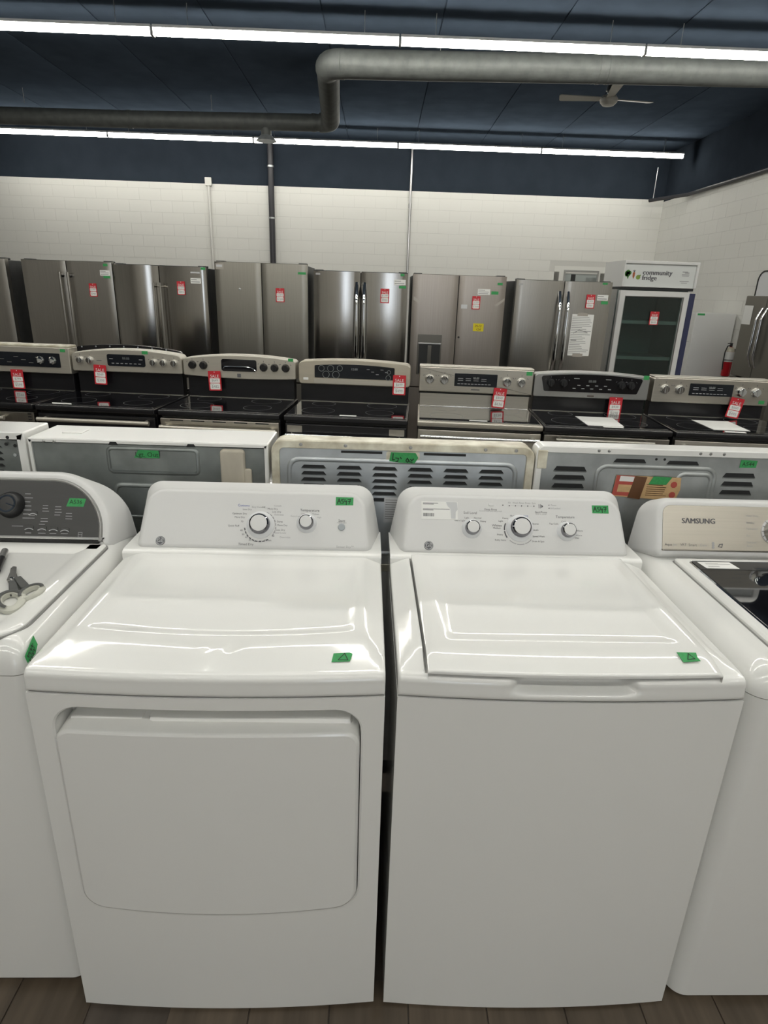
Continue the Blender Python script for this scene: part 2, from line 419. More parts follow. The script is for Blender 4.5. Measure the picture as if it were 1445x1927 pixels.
for k in range(4): tube_light(-4.77 + 2.45 * k, -4.77 + 2.45 * (k + 1) - .006, 7.34, 3.97, 'white linear ' + near[k], 'linear ceiling tube lights')
far = ['first tube at left in the far ceiling light row', 'tube left of the duct drop in the far ceiling light row', 'tube just right of the duct drop in the far light row', 'fourth tube of the far ceiling light row, above the thin conduit', 'last tube at the right end of the far ceiling light row']
for k in range(5): tube_light(-7.13 + 2.455 * k, -7.13 + 2.455 * (k + 1) - .006, 11.98, 3.97, 'white linear ' + far[k], 'linear ceiling tube lights')
for j, y in enumerate((3.3, 1.7, -1.2, -3.6)):  # unseen rows added overhead and behind, number and spacing chosen for brightness
    for k in range(4):
        tube_light(-4.77 + 2.45 * k, -4.77 + 2.45 * (k + 1) - .006, y, 3.97, 'unseen white linear tube light added above and behind the viewer', 'unseen linear ceiling tube lights behind the viewer')

# round ducts
def ring_pts(c, ax, r, n=20):
    c = Vector(c); ax = Vector(ax).normalized(); a = ax.orthogonal().normalized(); b = ax.cross(a)
    return [c + r * (math.cos(2 * math.pi * k / n) * a + math.sin(2 * math.pi * k / n) * b) for k in range(n)]
dz = 3.94
t = thing('round_duct', 'large round galvanised duct running right under the nearer lights, with spiral branch', 'duct', (-.62, 7.97, dz))
m = MB().tube([(.12, 0, 0), (1.0, 0, .012), (3.0, 0, .05), (5.9, 0, .09)], .138, 24)
main = obj('main_run', m, 'duct', t)
for cx in (.14, 2.95, 3.05):
    obj('collar', MB().tube([(cx - .02, 0, .0175 * (cx - .12)), (cx + .02, 0, .0175 * (cx - .08))], .143, 24), 'duct', main)
el = MB(); pts = []
for k in range(9):
    a = math.pi / 2 * k / 8; pts.append((.13 - .16 * math.sin(a), .16 - .16 * math.cos(a), 0))
obj('elbow', el.tube(pts, .142, 20), 'duct', t)
sp = MB(); pts = []; rr = []
N = 120
for k in range(N + 1):
    f = k / N; pts.append((-.03 - .13 * f, .16 + 2.1 * f, -.03 * f)); rr.append(.125 + (.006 if k % 2 else -.002))
obj('spiral_branch', sp.tube(pts, rr, 20), 'duct', t, 60)
el = MB(); pts = []
for k in range(9):
    a = math.pi / 2 * k / 8; pts.append((-.16 - .17 * (1 - math.cos(a)), 2.26 + .17 * math.sin(a), -.03))
obj('elbow', el.tube(pts, .125, 20), 'duct', t)
run = obj('far_run', MB().tube([(-.33, 2.43, -.03), (-3.1, 2.43, -.075), (-6.5, 2.43, -.10)], .112, 20), 'duct', t)
for cx in (-.42, -3.1):
    obj('collar', MB().tube([(cx - .03, 2.43, -.03 - .0165 * (-cx - .33)), (cx + .03, 2.43, -.03 - .0165 * (-cx - .33))], .118, 20), 'duct', run)
dr = obj('drop', MB().tube([(-1.12, 2.43, -.06), (-1.12, 2.43, -.235)], .075, 16), 'duct', t)
obj('diffuser_ring', MB().lathe([(.08, 0), (.13, -.05), (.15, -.075), (.13, -.08), (.05, -.07)], frame((-1.12, 2.43, -.215), (1, 0, 0), (0, 1, 0), (0, 0, 1)), 20), 'galv_light', dr)
for hx, hy in ((1.2, 0), (4., 0), (-1.9, 2.43), (-4.6, 2.43)):
    obj('hanger', MB().tube([(hx, hy, .08), (hx, hy, CEIL - dz)], .005, 6), 'pipe_steel', t)

# ceiling fan
t = thing('ceiling_fan', 'white three-blade ceiling fan hanging below the dark ceiling', 'fan', (2.80, 9.0, 3.98))
zf = frame((0, 0, 0), (1, 0, 0), (0, 1, 0), (0, 0, 1))
obj('motor', MB().lathe([(.02, -.075), (.07, -.07), (.105, -.035), (.11, 0), (.09, .03), (.03, .045)], zf, 20), 'fan_white', t)
obj('rod', MB().lathe([(.014, .04), (.014, CEIL - 3.98)], zf, 10), 'grey_metal', t)
obj('canopy', MB().lathe([(.02, .06), (.05, .09), (.04, .14), (.015, .15)], zf, 14), 'galv_dark', t)
for k, an in enumerate((172, 14, 262)):
    a = math.radians(an)
    pl = round_poly([(.09, -.05), (.60, -.075), (.62, .075), (.09, .045)], .03, 3)
    fr = frame((0, 0, 0), (math.cos(a), math.sin(a), 0.03), (-math.sin(a), math.cos(a), .18), (0, 0, 1))
    obj('blade', MB().slab(pl, fr, -.005, .004), 'fan_white', t)

# wall pipes
def pipe(name, label, pts, r, material, extra=None):
    o = thing(name, label, 'pipe', pts[0])
    p0 = Vector(pts[0])
    obj('run', MB().tube([Vector(p) - p0 for p in pts], r, 12), material, o)
    return o
p = pipe('wall_conduit', 'thin white conduit with a junction box on the white wall', [(-3.28, 12.965, .1), (-3.28, 12.965, 3.40)], .025, 'pipe_white')
obj('junction_box', MB().bbox(-.06, .06, -.03, .03, 3.28, 3.42, .006), 'pipe_white', p)
p = pipe('drain_pipe', 'thick dark pipe running down the white wall behind the fridges', [(-2.10, 12.92, .0), (-2.10, 12.92, 4.15)], .055, 'pipe_dark')
obj('clamp', MB().tube([(0, 0, 2.85), (0, 0, 2.88)], .062, 12), 'galv', p)
obj('clamp', MB().tube([(0, 0, 3.72), (0, 0, 3.75)], .062, 12), 'galv', p)
p = pipe('steel_conduit', 'thin steel conduit on the white wall right of the dark pipe', [(.52, 12.97, .1), (.52, 12.97, 4.12)], .022, 'pipe_steel')
obj('coupling', MB().tube([(0, 0, 3.02), (0, 0, 3.10)], .032, 10), 'pipe_steel', p)
p = pipe('corner_rail', 'dark rail along the top of the right wall near the corner', [(4.98, 12.75, 3.37), (5.30, 11.9, 3.37), (5.30, 8.0, 3.37)], .03, 'pipe_dark')
obj('hanger', MB().tube([(.06, 0, 0), (.06, 0, .55)], .006, 6), 'pipe_steel', p)

# ------------------------------------------------------------------ the near row of laundry machines
ROW_O, ROW_A = Vector((.043, 1.001, 0)), math.radians(.98)
def row_at(x, y, z=0.):
    return (ROW_O.x + x * math.cos(ROW_A) - y * math.sin(ROW_A), ROW_O.y + x * math.sin(ROW_A) + y * math.cos(ROW_A), z)
HW = .343                                          # half width of a 27 inch machine

def marker_A547(mb, fr, x, y, s, w):
    def st(pts): mb.stroke([(x + a * s, y + b * s) for a, b in pts], fr, w, .0009)
    st([(-1.55, -.5), (-1.2, .55), (-.9, -.45)]); st([(-1.45, -.05), (-.95, .0)])
    st([(-.2, .5), (-.6, .45), (-.62, .1), (-.3, .05), (-.25, -.35), (-.65, -.45)])
    st([(.1, .45), (.05, -.1), (.5, -.05)]); st([(.42, .15), (.40, -.7)])
    st([(.75, .45), (1.3, .5), (1.0, -.5)]); st([(.85, .0), (1.3, .05)])
def marker_scribble(mb, fr, x, y, s, w, seed, n=4):
    rnd = random.Random(seed)
    for k in range(n):
        cx = x + (k - (n - 1) / 2) * s * .75; pts = [(cx + rnd.uniform(-.3, .3) * s, y + (.45 - j * .3) * s) for j in range(4)]
        mb.stroke(pts, fr, w, .0009)
def tape(parent, fr, poly, c=0., label=None, ink=None):
    o = obj('green_tape', MB().slab(poly, fr, c + .0001, c + .0006), 'green', parent, label=label)
    if ink: obj('handwriting', ink, 'ink', o, flip_fix=False)
    return o

def console(root, face, y0, z0, ky, kz, back, yB, material='plastic', lip=.007):
    L = math.hypot(ky, kz); ky /= L; kz /= L
    fr = frame((0, y0, z0), (1, 0, 0), (0, ky, kz), (0, -kz, ky))
    rs = [[(p[0], yB, p[1]) for p in back]]
    mid = offset(face, .010); rs.append([fr(p[0], p[1], -.022) for p in mid])
    mid = offset(face, .004); rs.append([fr(p[0], p[1], -.008) for p in mid])
    rs.append([fr(p[0], p[1], -.003) for p in face])
    q = offset(face, -lip * .5); rs.append([fr(p[0], p[1], -.0008) for p in q])
    q = offset(face, -lip); rs.append([fr(p[0], p[1], 0) for p in q])
    q2 = offset(face, -lip - .001); rs.append([fr(p[0], p[1], 0) for p in q2])
    return obj('console', MB().rings(rs), material, root, 40), fr

def ge_emblem(parent, fr, x, y, r):
    e = obj('brand_emblem', MB().lathe([(r, 0), (r, .0012), (r * .96, .0018)], fr, 28, x, y), 'print', parent)
    g = MB()
    g.slab(circle(x, y, r * .99, 28), fr, .0018, .0019)
    ring = MB(); n = 28
    for k in range(n):
        a0, a1 = 2 * math.pi * k / n, 2 * math.pi * (k + 1) / n
        ring.quad(*[fr(x + q * math.cos(a), y + q * math.sin(a), .0022) for q, a in ((r * .82, a0), (r * .9, a0), (r * .9, a1), (r * .82, a1))])
    ring.text('GE', fr, x, y + r * .02, r * 1.05, c=.0023)
    for k in range(4):
        a = math.pi / 4 + k * math.pi / 2
        pts = [(x + r * .72 * math.cos(a + d) * (1 - .25 * abs(d)), y + r * .72 * math.sin(a + d) * (1 - .25 * abs(d))) for d in (-.55, -.25, 0, .25, .55)]
        ring.stroke(pts, fr, r * .07, .0022)
    obj('monogram', ring, 'label_grey', e, flip_fix=False)

def ge_knob(parent, fr, x, y, R, name='knob', ang=200):
    k = obj(name, MB().lathe([(R * 1.32, 0), (R * 1.30, .004), (R * 1.12, .010), (R * 1.04, .014), (R * 1.0, .015)], fr, 32, x, y), 'plastic_grey', parent)
    obj('chrome_ring', MB().lathe([(R * 1.0, .012), (R * .975, .023), (R * .90, .0290), (R * .78, .0312)], fr, 32, x, y), 'chrome_dark_reflection', k)
    obj('cap', MB().lathe([(R * .78, .028), (R * .775, .0318), (R * .72, .0328), (R * .3, .0330)], fr, 32, x, y), 'plastic', k)
    a = math.radians(ang)
    return k

def arc_marks(mb, fr, x, y, r0, r1, a0, a1, n, gap=.25):
    st = (a1 - a0) / n
    for k in range(n):
        b0 = math.radians(a0 + st * (k + gap / 2)); b1 = math.radians(a0 + st * (k + 1 - gap / 2)); m = 4
        for j in range(m):
            c0, c1 = b0 + (b1 - b0) * j / m, b0 + (b1 - b0) * (j + 1) / m
            mb.quad(*[fr(x + q * math.cos(a), y + q * math.sin(a), .0006) for q, a in ((r0, c0), (r1, c0), (r1, c1), (r0, c1))])

def bow(x, b=.014): return -b * (1 - (x / HW) ** 2)

def ge_shell(root, is_dryer):
    # cabinet
    n = 16
    front = [(-HW + 2 * HW * k / n, bow(-HW + 2 * HW * k / n) if not is_dryer else .060) for k in range(n + 1)]
    plan = front + [(HW, .675), (-HW, .675)]
    cab = MB().rings([[(p[0], p[1], z) for p in plan] for z in (.006, .888)])
    obj('cabinet', cab, 'enamel', root, 30)
    for fx in (-.29, .29):
        for fy in (.07, .62):
            obj('foot', MB().lathe([(.02, 0), (.02, .02)], frame((fx, fy, 0), (1, 0, 0), (0, 1, 0), (0, 0, 1)), 10), 'black_rubber', root)
    # top panel
    xs = sorted(set([round(v, 5) for v in arange(-HW + .004, HW - .004, 68)] + [round(s * v, 5) for s in (-1, 1) for v in (.270, .28, .288, .292, .296, .30, .305, .31, .33, .336)]))
    zs = [.8915, .894, .899, .904, .908, .911, .914, .917, .919, .921]
    ys = [.0185, .0200, .0225, .025, .028] + arange(.032, .135, 26) + arange(.142, .50, 30)[:-1] + [.50, .508]
    def h(x, y):
        dy = y - bow(x)
        r2 = .100 - .052 * max(0, 1 - abs(x) / .28) if is_dryer else .072
        a = .937 + (dy - .0175) * (.0185 / r2)
        b = .9555 - (abs(x) - .300) * .42 if abs(x) > .30 else .9555 + (.300 - abs(x)) * .42
        v = smin(smin(a, .9555, .0045), b, .005)
        if is_dryer:
            e = smooth(0, .030, .285 - abs(x)) * smooth(0, .030, y - (.128 - .024 * (1 - (x / .28) ** 2))) * smooth(0, .05, .490 - y)
            v -= .0050 * e
            v -= .0035 * math.exp(-((x - .035 - (y - .06) * .5) / .012) ** 2 - ((y - .062) / .016) ** 2) + .0022 * math.exp(-((x + .01) / .010) ** 2 - ((y - .052) / .010) ** 2)
        else:
            e = smooth(0, .004, .2915 - abs(x)) * smooth(0, .004, y + .02)
            v = v - (v - .9300) * e
        return v
    rows = []
    def pocket(x): return .034 * smooth(0, .034, .128 - abs(x))
    for z in zs:
        row = []
        for x in xs:
            y = bow(x) + .0015 * smooth(.900, .921, z)
            if not is_dryer: y += pocket(x) * smooth(.902, .917, z)
            if z == zs[0]: y += .003
            row.append((x, y, z))
        rows.append(row)
    for k in range(1, 12):
        a = math.pi / 2 * k / 12.6
        rows.append([(x, bow(x) + .0015 + .016 * (1 - math.cos(a)) + (0 if is_dryer else pocket(x)), .921 + .016 * math.sin(a)) for x in xs])
    for y in ys:
        row = []
        for x in xs:
            yy = y + bow(x) * (1 - smooth(.02, .12, y)) if y < .12 else y
            if not is_dryer and y < .06: yy = max(yy, bow(x) + .0180 + pocket(x) + (y - .0185) * .2)
            row.append((x, yy, h(x, yy)))
        rows.append(row)
    full = []
    for r in rows:
        a, b = r[0], r[-1]
        full.append([(-HW + .001, a[1] + .006, .8915), (-HW, a[1] + .006, min(a[2], .9) if a[2] < .9 else .90), (-HW, a[1] + .005, max(.8915, a[2] - .006)), (-HW + .0012, a[1] + .002, max(.8915, a[2] - .002))] + list(r) +
                    [(HW - .0012, b[1] + .002, max(.8915, b[2] - .002)), (HW, b[1] + .005, max(.8915, b[2] - .006)), (HW, b[1] + .006, min(b[2], .9) if b[2] < .9 else .90), (HW - .001, b[1] + .006, .8915)])
    top = obj('top_panel', MB().grid(full), 'enamel_top', root, 62)
    # slab under the console
    prof = [(.508, .8915), (.508, .953), (.5095, .957), (.514, .9605), (.524, .963), (.675, .963), (.675, .8915)]
    obj('console_base', MB().rings([[(x, y, z) for y, z in prof] for x in (-HW, -HW + .003, HW - .003, HW)]), 'enamel_top', root, 40)
    face = round_poly([(-.308, .0), (.308, .0), (.292, .158), (-.292, .158)], [.012, .012, .048, .048], 8)
    back = round_poly([(-HW + .002, .955), (HW - .002, .955), (HW - .030, 1.106), (-HW + .030, 1.106)], [.008, .008, .05, .05], 8)
    return console(root, face, .531, .9665, .088, .142, back, .672)

# ---- dryer
dry = thing('clothes_dryer', 'white front-door dryer with two console knobs and green tape with a triangle', 'dryer', row_at(-.355, 0), ROW_A)
con, fr = ge_shell(dry, True)
k = ge_knob(con, fr, .014, .064, .0285)
ge_knob(con, fr, .139, .071, .0205)
b = obj('start_button', MB().lathe([(.0095, 0), (.0095, .004), (.0085, .005)], fr, 20, .234, .062), 'button_grey', con)
ge_emblem(con, fr, -.250, .015, .0125)
pr = MB(); pl = MB(); pb = MB()
arc_marks(pr, fr, .014, .060, .0405, .0435, 185, 305, 9)
arc_marks(pl, fr, .014, .060, .0405, .0430, -40, 70, 8)
pb.text('Cottons', fr, -.034, .117, .0095)
for s_, x_, y_ in (('Less Dry', -.024, .106), ('Optimum Dry', -.044, .094), ('More Dry', -.043, .084), ('70', -.036, .072), ('Quick Fluff', -.058, .060), ('60', -.036, .048), ('50', -.031, .037), ('40', -.022, .029), ('30', -.012, .022), ('20', .002, .019), ('10', .016, .019), ('20 min.', .037, .022), ('Off', .020, .113), ('More Dry', .045, .109), ('Less Dry', .056, .101), ('Damp', .066, .074), ('More Dry', .073, .064), ('Less Dry', .069, .051), ('80', .050, .034)):
    pr.text(s_, fr, x_, y_, .0068)
for s_, x_, y_ in (('Casuals', .058, .118), ('Easy Care', .002, .113), ('Delicates', .063, .093), ('Mixed Loads', .067, .043), ('Dewrinkle', .082, .031)): pl.text(s_, fr, x_, y_, .0068)
pr.text('Timed Dry', fr, -.022, .010, .0092)
pr.text('Temperature', fr, .146, .107, .0098)
for s_, x_, y_ in (('Low', .128, .098), ('Extra Low', .108, .090), ('Medium', .162, .097), ('High', .172, .088)): pl.text(s_, fr, x_, y_, .0062)
pr.text('Start', fr, .234, .080, .0095); pl.text('Hold to start', fr, .234, .0745, .005)
pl.text('Sensor Dry™', fr, .245, .008, .0085)
obj('console_print', pr, 'print', con, flip_fix=False); obj('console_print', pl, 'print_light', con, flip_fix=False); obj('console_print', pb, 'print_blue', con, flip_fix=False)
ink = MB(); marker_A547(ink, fr, .240, .1345, .0125, .0022)
tape(con, fr, [(.216, .123), (.264, .124), (.2645, .146), (.216, .1465)], 0, 'green tape marked A547', ink)
# door, recess and front frame
opening = round_poly([(-.302, .338), (.302, .338), (.302, .862), (-.302, .862)], [.05, .05, .055, .055], 8)
i0 = 8
def bulge(p): return (p[0], p[1] - .018 * max(0, 1 - (p[0] / .30) ** 2) if p[1] < .5 else p[1])
def densify(poly, d=.03):
    out = []
    for a, b in zip(poly, poly[1:] + poly[:1]):
        n = max(1, int(math.hypot(b[0] - a[0], b[1] - a[1]) / d)); out += [(a[0] + (b[0] - a[0]) * k / n, a[1] + (b[1] - a[1]) * k / n) for k in range(n)]
    return out
opening = [bulge(p) for p in densify(opening)]
outer = densify([(-HW, .008), (HW, .008), (HW, .888), (-HW, .888)], .04)
fp = MB()
sheet(fp, outer, [opening], .04, lambda u, v: (u, bow(u), v))
edge = [(u, bow(u), v) for u, v in opening]; edge1 = [(u * .997, bow(u) + .003, v) for u, v in offset(opening, -.003)]; edge2 = [(u, .0595, v) for u, v in offset(opening, -.010)]
fp.rings([edge, edge1, edge2], False, False)
sides = [(u, bow(u), v) for u, v in outer]; fp.rings([sides, [(u, .061, v) for u, v in outer]], False, False)
obj('front_frame', fp, 'enamel', dry, 35)
door = [bulge(p) for p in densify(round_poly([(-.2985, .3415), (.296, .3415), (.296, .812), (-.2985, .812)], [.046, .046, .032, .032], 8))]
din = offset(door, -.007)
dm = MB(); sheet(dm, din, [], .04, lambda u, v: (u, bow(u) - .008, v))
dm.rings([[(u, bow(u) - .008, v) for u, v in din], [(u, bow(u) - .0065, v) for u, v in offset(door, -.003)], [(u, bow(u) - .002, v) for u, v in door], [(u, .050, v + (.004 if v > .75 else 0)) for u, v in door]], False, True)
do = obj('door', dm, 'enamel', dry, 35)
obj('inner_door', MB().bbox(-.125, .280, .014, .056, .80, .824, .011), 'enamel', do)
obj('grip_lip', MB().bbox(-.280, -.135, .020, .056, .80, .818, .006), 'enamel', do)
# triangle tape on the sloping front edge of the top
frt = frame((0, 0, .9352), (1, 0, 0), (0, .981, .191), (0, -.191, .981))
ink = MB(); ink.stroke([(.250, .040), (.262, .058), (.269, .040), (.250, .040)], frt, .0018, .0021)
tape(dry, frt, [(.237, .034), (.273, .037), (.278, .058), (.272, .061), (.240, .058)], .0010, 'green tape with a hand-drawn triangle', ink)

# ---- top-load washer
was = thing('top_load_washer', 'white top-load washer with three console knobs and a white lid', 'washing machine', row_at(.355, 0), ROW_A)
con, fr = ge_shell(was, False)
xs = sorted(set([round(v, 5) for v in arange(-.2865, .2865, 48)] + [round(s * v, 5) for s in (-1, 1) for v in (.225, .235, .245, .25, .255, .2845)]))
ys = [.0005, .0012, .0035, .007] + arange(0.012, .090, 18) + arange(.098, .515, 34)[:-1] + [.512, .516, .519, .520]
def lid_h(x, y):
    dy = y - bow(x)
    a = .9530 + (dy - .004) * .24
    v = smin(a, .9655, .0045)
    e = smooth(0, .03, .250 - abs(x)) * smooth(0, .030, y - .085) * smooth(0, .04, .485 - y)
    v -= .0048 * e
    ed = min(.2865 - abs(x), .520 - y + .0)
    v -= .004 * (1 - smooth(0, .006, ed))
    return v
rows = []
def lid_y(x, y): return y + bow(x) * (1 - smooth(.0, .12, y))
def lid_row(f): return [f(x) for x in xs]
rows.append([(x, lid_y(x, .006), .9440) for x in xs]); rows.append([(x, lid_y(x, .0005), .9450) for x in xs])
for y in ys: rows.append([(x, lid_y(x, y), lid_h(x, lid_y(x, y)) - (.0022 if y <= .0005 else .0010 if y <= .0012 else 0)) for x in xs])
rows.append([(x, .520, .930) for x in xs])
full = [[(-.2867, r[0][1] if i else r[0][1], .932 if 1 < i < len(rows) - 1 else r[0][2])] + r + [(.2867, r[-1][1], .932 if 1 < i < len(rows) - 1 else r[-1][2])] for i, r in enumerate(rows)]
lid = obj('lid', MB().grid(full), 'enamel_top', was, 50)
frl = frame((0, 0, .9545), (1, 0, 0), (0, .972, .235), (0, -.235, .972))
ink = MB(); ink.stroke([(.2285, .029), (.236, .045), (.2435, .031), (.2285, .029)], frl, .0018, .0034)
tape(lid, frl, [(.217, .022), (.253, .026), (.251, .036), (.2535, .048), (.214, .0485), (.216, .034)], .0022, 'green tape with a hand-drawn triangle', ink)
ge_knob(con, fr, -.120, .066, .0205); ge_knob(con, fr, .013, .070, .0285); ge_knob(con, fr, .143, .064, .0205)
ge_emblem(con, fr, -.238, .0165, .0125)
pr = MB(); pl = MB(); pb = MB()
arc_marks(pr, fr, .013, .066, .0405, .0440, 155, 215, 2, .1); arc_marks(pl, fr, .013, .066, .0405, .0425, 225, 320, 3, .1)
for s_, x_, y_, z_ in (('Soil Level', -.123, .110, .0098), ('Whites', -.050, .076, .0092), ('Temperature', .141, .104, .0098), ('Deep Rinse', -.066, .121, .0075), ('Start/Pause', .074, .116, .0075)): pr.text(s_, fr, x_, y_, z_)
for s_, x_, y_ in (('Light', -.133, .096), ('Normal', -.103, .096), ('Extra Light', -.152, .088), ('Heavy', -.088, .087), ('Medium', -.002, .104), ('Heavy', -.026, .097), ('Light', -.039, .089), ('Medium', -.050, .069), ('Heavy', -.042, .051), ('Bulky Items', -.041, .036), ('Light', .028, .096), ('Delicates', .054, .083), ('Casuals', .055, .066), ('Speed Wash', .065, .048), ('Drain & Spin', .063, .034), ('Tap Cold', .108, .084), ('Cold', .136, .091), ('Cool', .160, .083), ('Warm', .180, .066), ('Warm', .177, .053), ('Hot', .172, .046)): pr.text(s_, fr, x_, y_, .0066)
pb.text('Colors', fr, .026, .1045, .0085)
for i, s_ in enumerate(('Fill', 'Wash', 'Rinse', 'Drain', 'Spin')):
    pl.text(s_, fr, -.014 + i * .0172, .141, .0066); pr.slab(circle(-.014 + i * .0172, .133, .0018, 8), fr, .0003, .0007)
    if i < 4: pl.stroke([(-.010 + i * .0172, .133), (-.001 + i * .0172, .133)], fr, .0005)
pr.slab(circle(-.032, .134, .0018, 8), fr, .0003, .0007)
pl.text('Second rinse with every wash', fr, -.066, .1165, .0052); pl.text('Hold to cancel', fr, .074, .111, .0052)
for yy in (.128, .137): pr.slab(circle(.097, yy, .0015, 8), fr, .0003, .0007)
pl.text('Pause', fr, .110, .137, .0066); pl.text('Lid Locked', fr, .114, .128, .0066)
for dx in (.069, .073): pr.stroke([(dx, .128), (dx, .138)], fr, .0016)
pr.slab([(.0755, .128), (.081, .133), (.0755, .138)], fr, .0003, .0007)
obj('console_print', pr, 'print', con, flip_fix=False); obj('console_print', pl, 'print_light', con, flip_fix=False); obj('console_print', pb, 'print_blue', con, flip_fix=False)
obj('rinse_button', MB().slab(rrect(-.072, -.057, .131, .139, .003), fr, .0, .003, .001), 'plastic', con)
ink = MB(); marker_A547(ink, fr, .241, .128, .0125, .0022)
tape(con, fr, [(.218, .1165), (.264, .1165), (.264, .1395), (.2175, .139)], 0, 'green tape marked A547', ink)
st = obj('serial_sticker', MB().slab([(-.258, .090), (-.158, .090), (-.158, .140), (-.258, .1405)], fr, .0002, .0007), 'paper', con, label='torn white serial number sticker with a barcode')
sp_ = MB()
for i in range(2): sp_.quad(*[fr(a, c, .0009) for a, c in ((-.254, .136 - i * .003), (-.212 - i * .012, .136 - i * .003), (-.212 - i * .012, .1345 - i * .003), (-.254, .1345 - i * .003))])
for i in range(2): sp_.quad(*[fr(a, c, .0009) for a, c in ((-.254, .1195 - i * .003), (-.18 - i * .045, .1195 - i * .003), (-.18 - i * .045, .118 - i * .003), (-.254, .118 - i * .003))])
xx = -.253
while xx < -.224:
    w_ = random.choice((.0008, .0014, .002)); sp_.quad(*[fr(a, c, .0009) for a, c in ((xx, .098), (xx + w_, .098), (xx + w_, .107), (xx, .107))]); xx += w_ + random.choice((.0008, .0012))
obj('sticker_print', sp_, 'print', st, flip_fix=False)
obj('torn_patch', MB().slab([(-.186, .128), (-.178, .120), (-.176, .093), (-.164, .092), (-.163, .112), (-.158, .118), (-.160, .139), (-.190, .139)], fr, .0007, .0009), 'label_grey', st)

# ---- generic rounded machine used for the two neighbours
def round_top(root, cx_half, z_seam, roll_r, corner_r, z_top, depth, lid_inset, lid_z, y_front=0.):
    """body and rolled top; returns nothing"""
    plan = round_poly([(-cx_half, y_front), (cx_half, y_front), (cx_half, depth), (-cx_half, depth)], [corner_r, corner_r, .01, .01], 8)
    obj('cabinet', MB().rings([[(p[0], p[1], z) for p in q] for q, z in ((offset(plan, -.006), .018), (plan, .026), (plan, z_seam - .003))]), 'enamel', root, 40)
    rs = []
    def ring(d, z):
        r = max(.004, corner_r - d * .5)
        q = round_poly([(-cx_half + d, y_front + d), (cx_half - d, y_front + d), (cx_half - d, depth), (-cx_half + d, depth)], [r, r, .004, .004], 8)
        return [(p[0], p[1], z) for p in q]
    rs.append(ring(.004, z_seam))
    for k in range(11):
        a = math.pi / 2 * k / 10
        rs.append(ring(roll_r * (1 - math.cos(a)) - .002, z_seam + (z_top - z_seam) * math.sin(a)))
    obj('top_panel', MB().rings(rs), 'enamel_top', root, 50)
    for fx in (-.29, .29):
        for fy in (.08, .60):
            obj('foot', MB().lathe([(.02, 0), (.02, .022)], frame((fx, fy, 0), (1, 0, 0), (0, 1, 0), (0, 0, 1)), 10), 'black_rubber', root)

# ---- left neighbour: washer with charcoal console
lw = thing('top_load_washer', 'white washer with a charcoal console panel at the left edge, scissors on its lid', 'washing machine', row_at(-1.060, .045), ROW_A)
round_top(lw, HW, .895, .040, .030, .962, .64, 0, 0)
lidp = round_poly([(-.315, .012), (.315, .012), (.315, .490), (-.315, .490)], [.075, .075, .01, .01], 8)
frz = top_at(0)
rs = [[frz(p[0], p[1], .955) for p in lidp], [frz(p[0], p[1], .966) for p in lidp], [frz(p[0], p[1], .9695) for p in offset(lidp, -.003)], [frz(p[0], p[1], .971) for p in offset(lidp, -.009)],
      [frz(p[0], p[1], .971) for p in offset(lidp, -.040)], [frz(p[0], p[1], .967) for p in offset(lidp, -.052)], [frz(p[0], p[1], .9655) for p in offset(lidp, -.062)]]
obj('lid', MB().rings(rs), 'enamel_top', lw, 40)
obj('lid_gap', MB().slab(offset(lidp, .004), top_at(0), .9555, .9628), 'grey_metal', lw)
face = round_poly([(-.312, 0), (.312, 0), (.305, .185), (-.305, .185)], [.01, .01, .15, .15], 12)
# gentle crown along the top of the face
face = [(x, s + (.012 * (1 - (x / .31) ** 2) if s > .06 else 0)) for x, s in face]
back = round_poly([(-HW + .002, .93), (HW - .002, .93), (HW - .03, 1.10), (-HW + .03, 1.10)], [.01, .01, .13, .13], 12)
con, fr = console(lw, face, .492, .962, .085, .155, back, .636, 'plastic', .012)
pan = offset(face, -.021)
panel = obj('control_panel', MB().slab(pan, fr, -.001, .0045, .002), 'dark_panel', con)
obj('panel_trim', MB().rings([[fr(p[0], p[1], 0) for p in offset(face, -.0125)], [fr(p[0], p[1], .006) for p in offset(face, -.0155)], [fr(p[0], p[1], .006) for p in offset(face, -.019)], [fr(p[0], p[1], .0045) for p in offset(face, -.022)]], False, False), 'grey_metal', con)
kn = obj('knob', MB().lathe([(.036, .004), (.035, .012), (.030, .024), (.026, .028), (.010, .029)], fr, 28, .052, .105), 'black', panel)
rg = MB(); n = 28
for k in range(n):
    a0, a1 = 2 * math.pi * k / n, 2 * math.pi * (k + 1) / n
    rg.quad(*[fr(.052 + q * math.cos(a), .105 + q * math.sin(a), .0292) for q, a in ((.019, a0), (.0235, a0), (.0235, a1), (.019, a1))])
rg.stroke([(.052, .105), (.074, .098)], fr, .003, .0292)
obj('knob_ring', rg, 'chrome', kn, flip_fix=False)
for bx, by in ((.112, .083), (.106, .043), (.140, .042), (.170, .041), (.200, .040)):
    bt = obj('button', MB().slab(rrect(bx - .011, bx + .011, by - .005, by + .007, .004), fr, .0045, .0062, .001), 'dark_panel', panel)
    a = [(bx - .0105 + .021 * k / 8, by - .004 + .0035 * math.sin(math.pi * k / 8)) for k in range(9)]
    obj('button_edge', MB().stroke(a, fr, .0020, .0068), 'label_grey', bt, flip_fix=False)
tx = MB()
for bx, by, n in ((.112, .070, 2), (.106, .030, 1), (.140, .030, 2), (.170, .030, 1), (.200, .030, 2), (.145, .090, 3), (.178, .080, 4), (.208, .070, 3), (.143, .062, 2), (.140, .054, 1)):
    for j in range(n): tx.stroke([(bx - .009, by + j * .0075), (bx + random.uniform(.003, .010), by + j * .0075)], fr, .0018, .0051)
for j in range(7): tx.stroke([(.086, .070 + j * .011), (.086 + random.uniform(.012, .02), .070 + j * .011)], fr, .002, .0051)
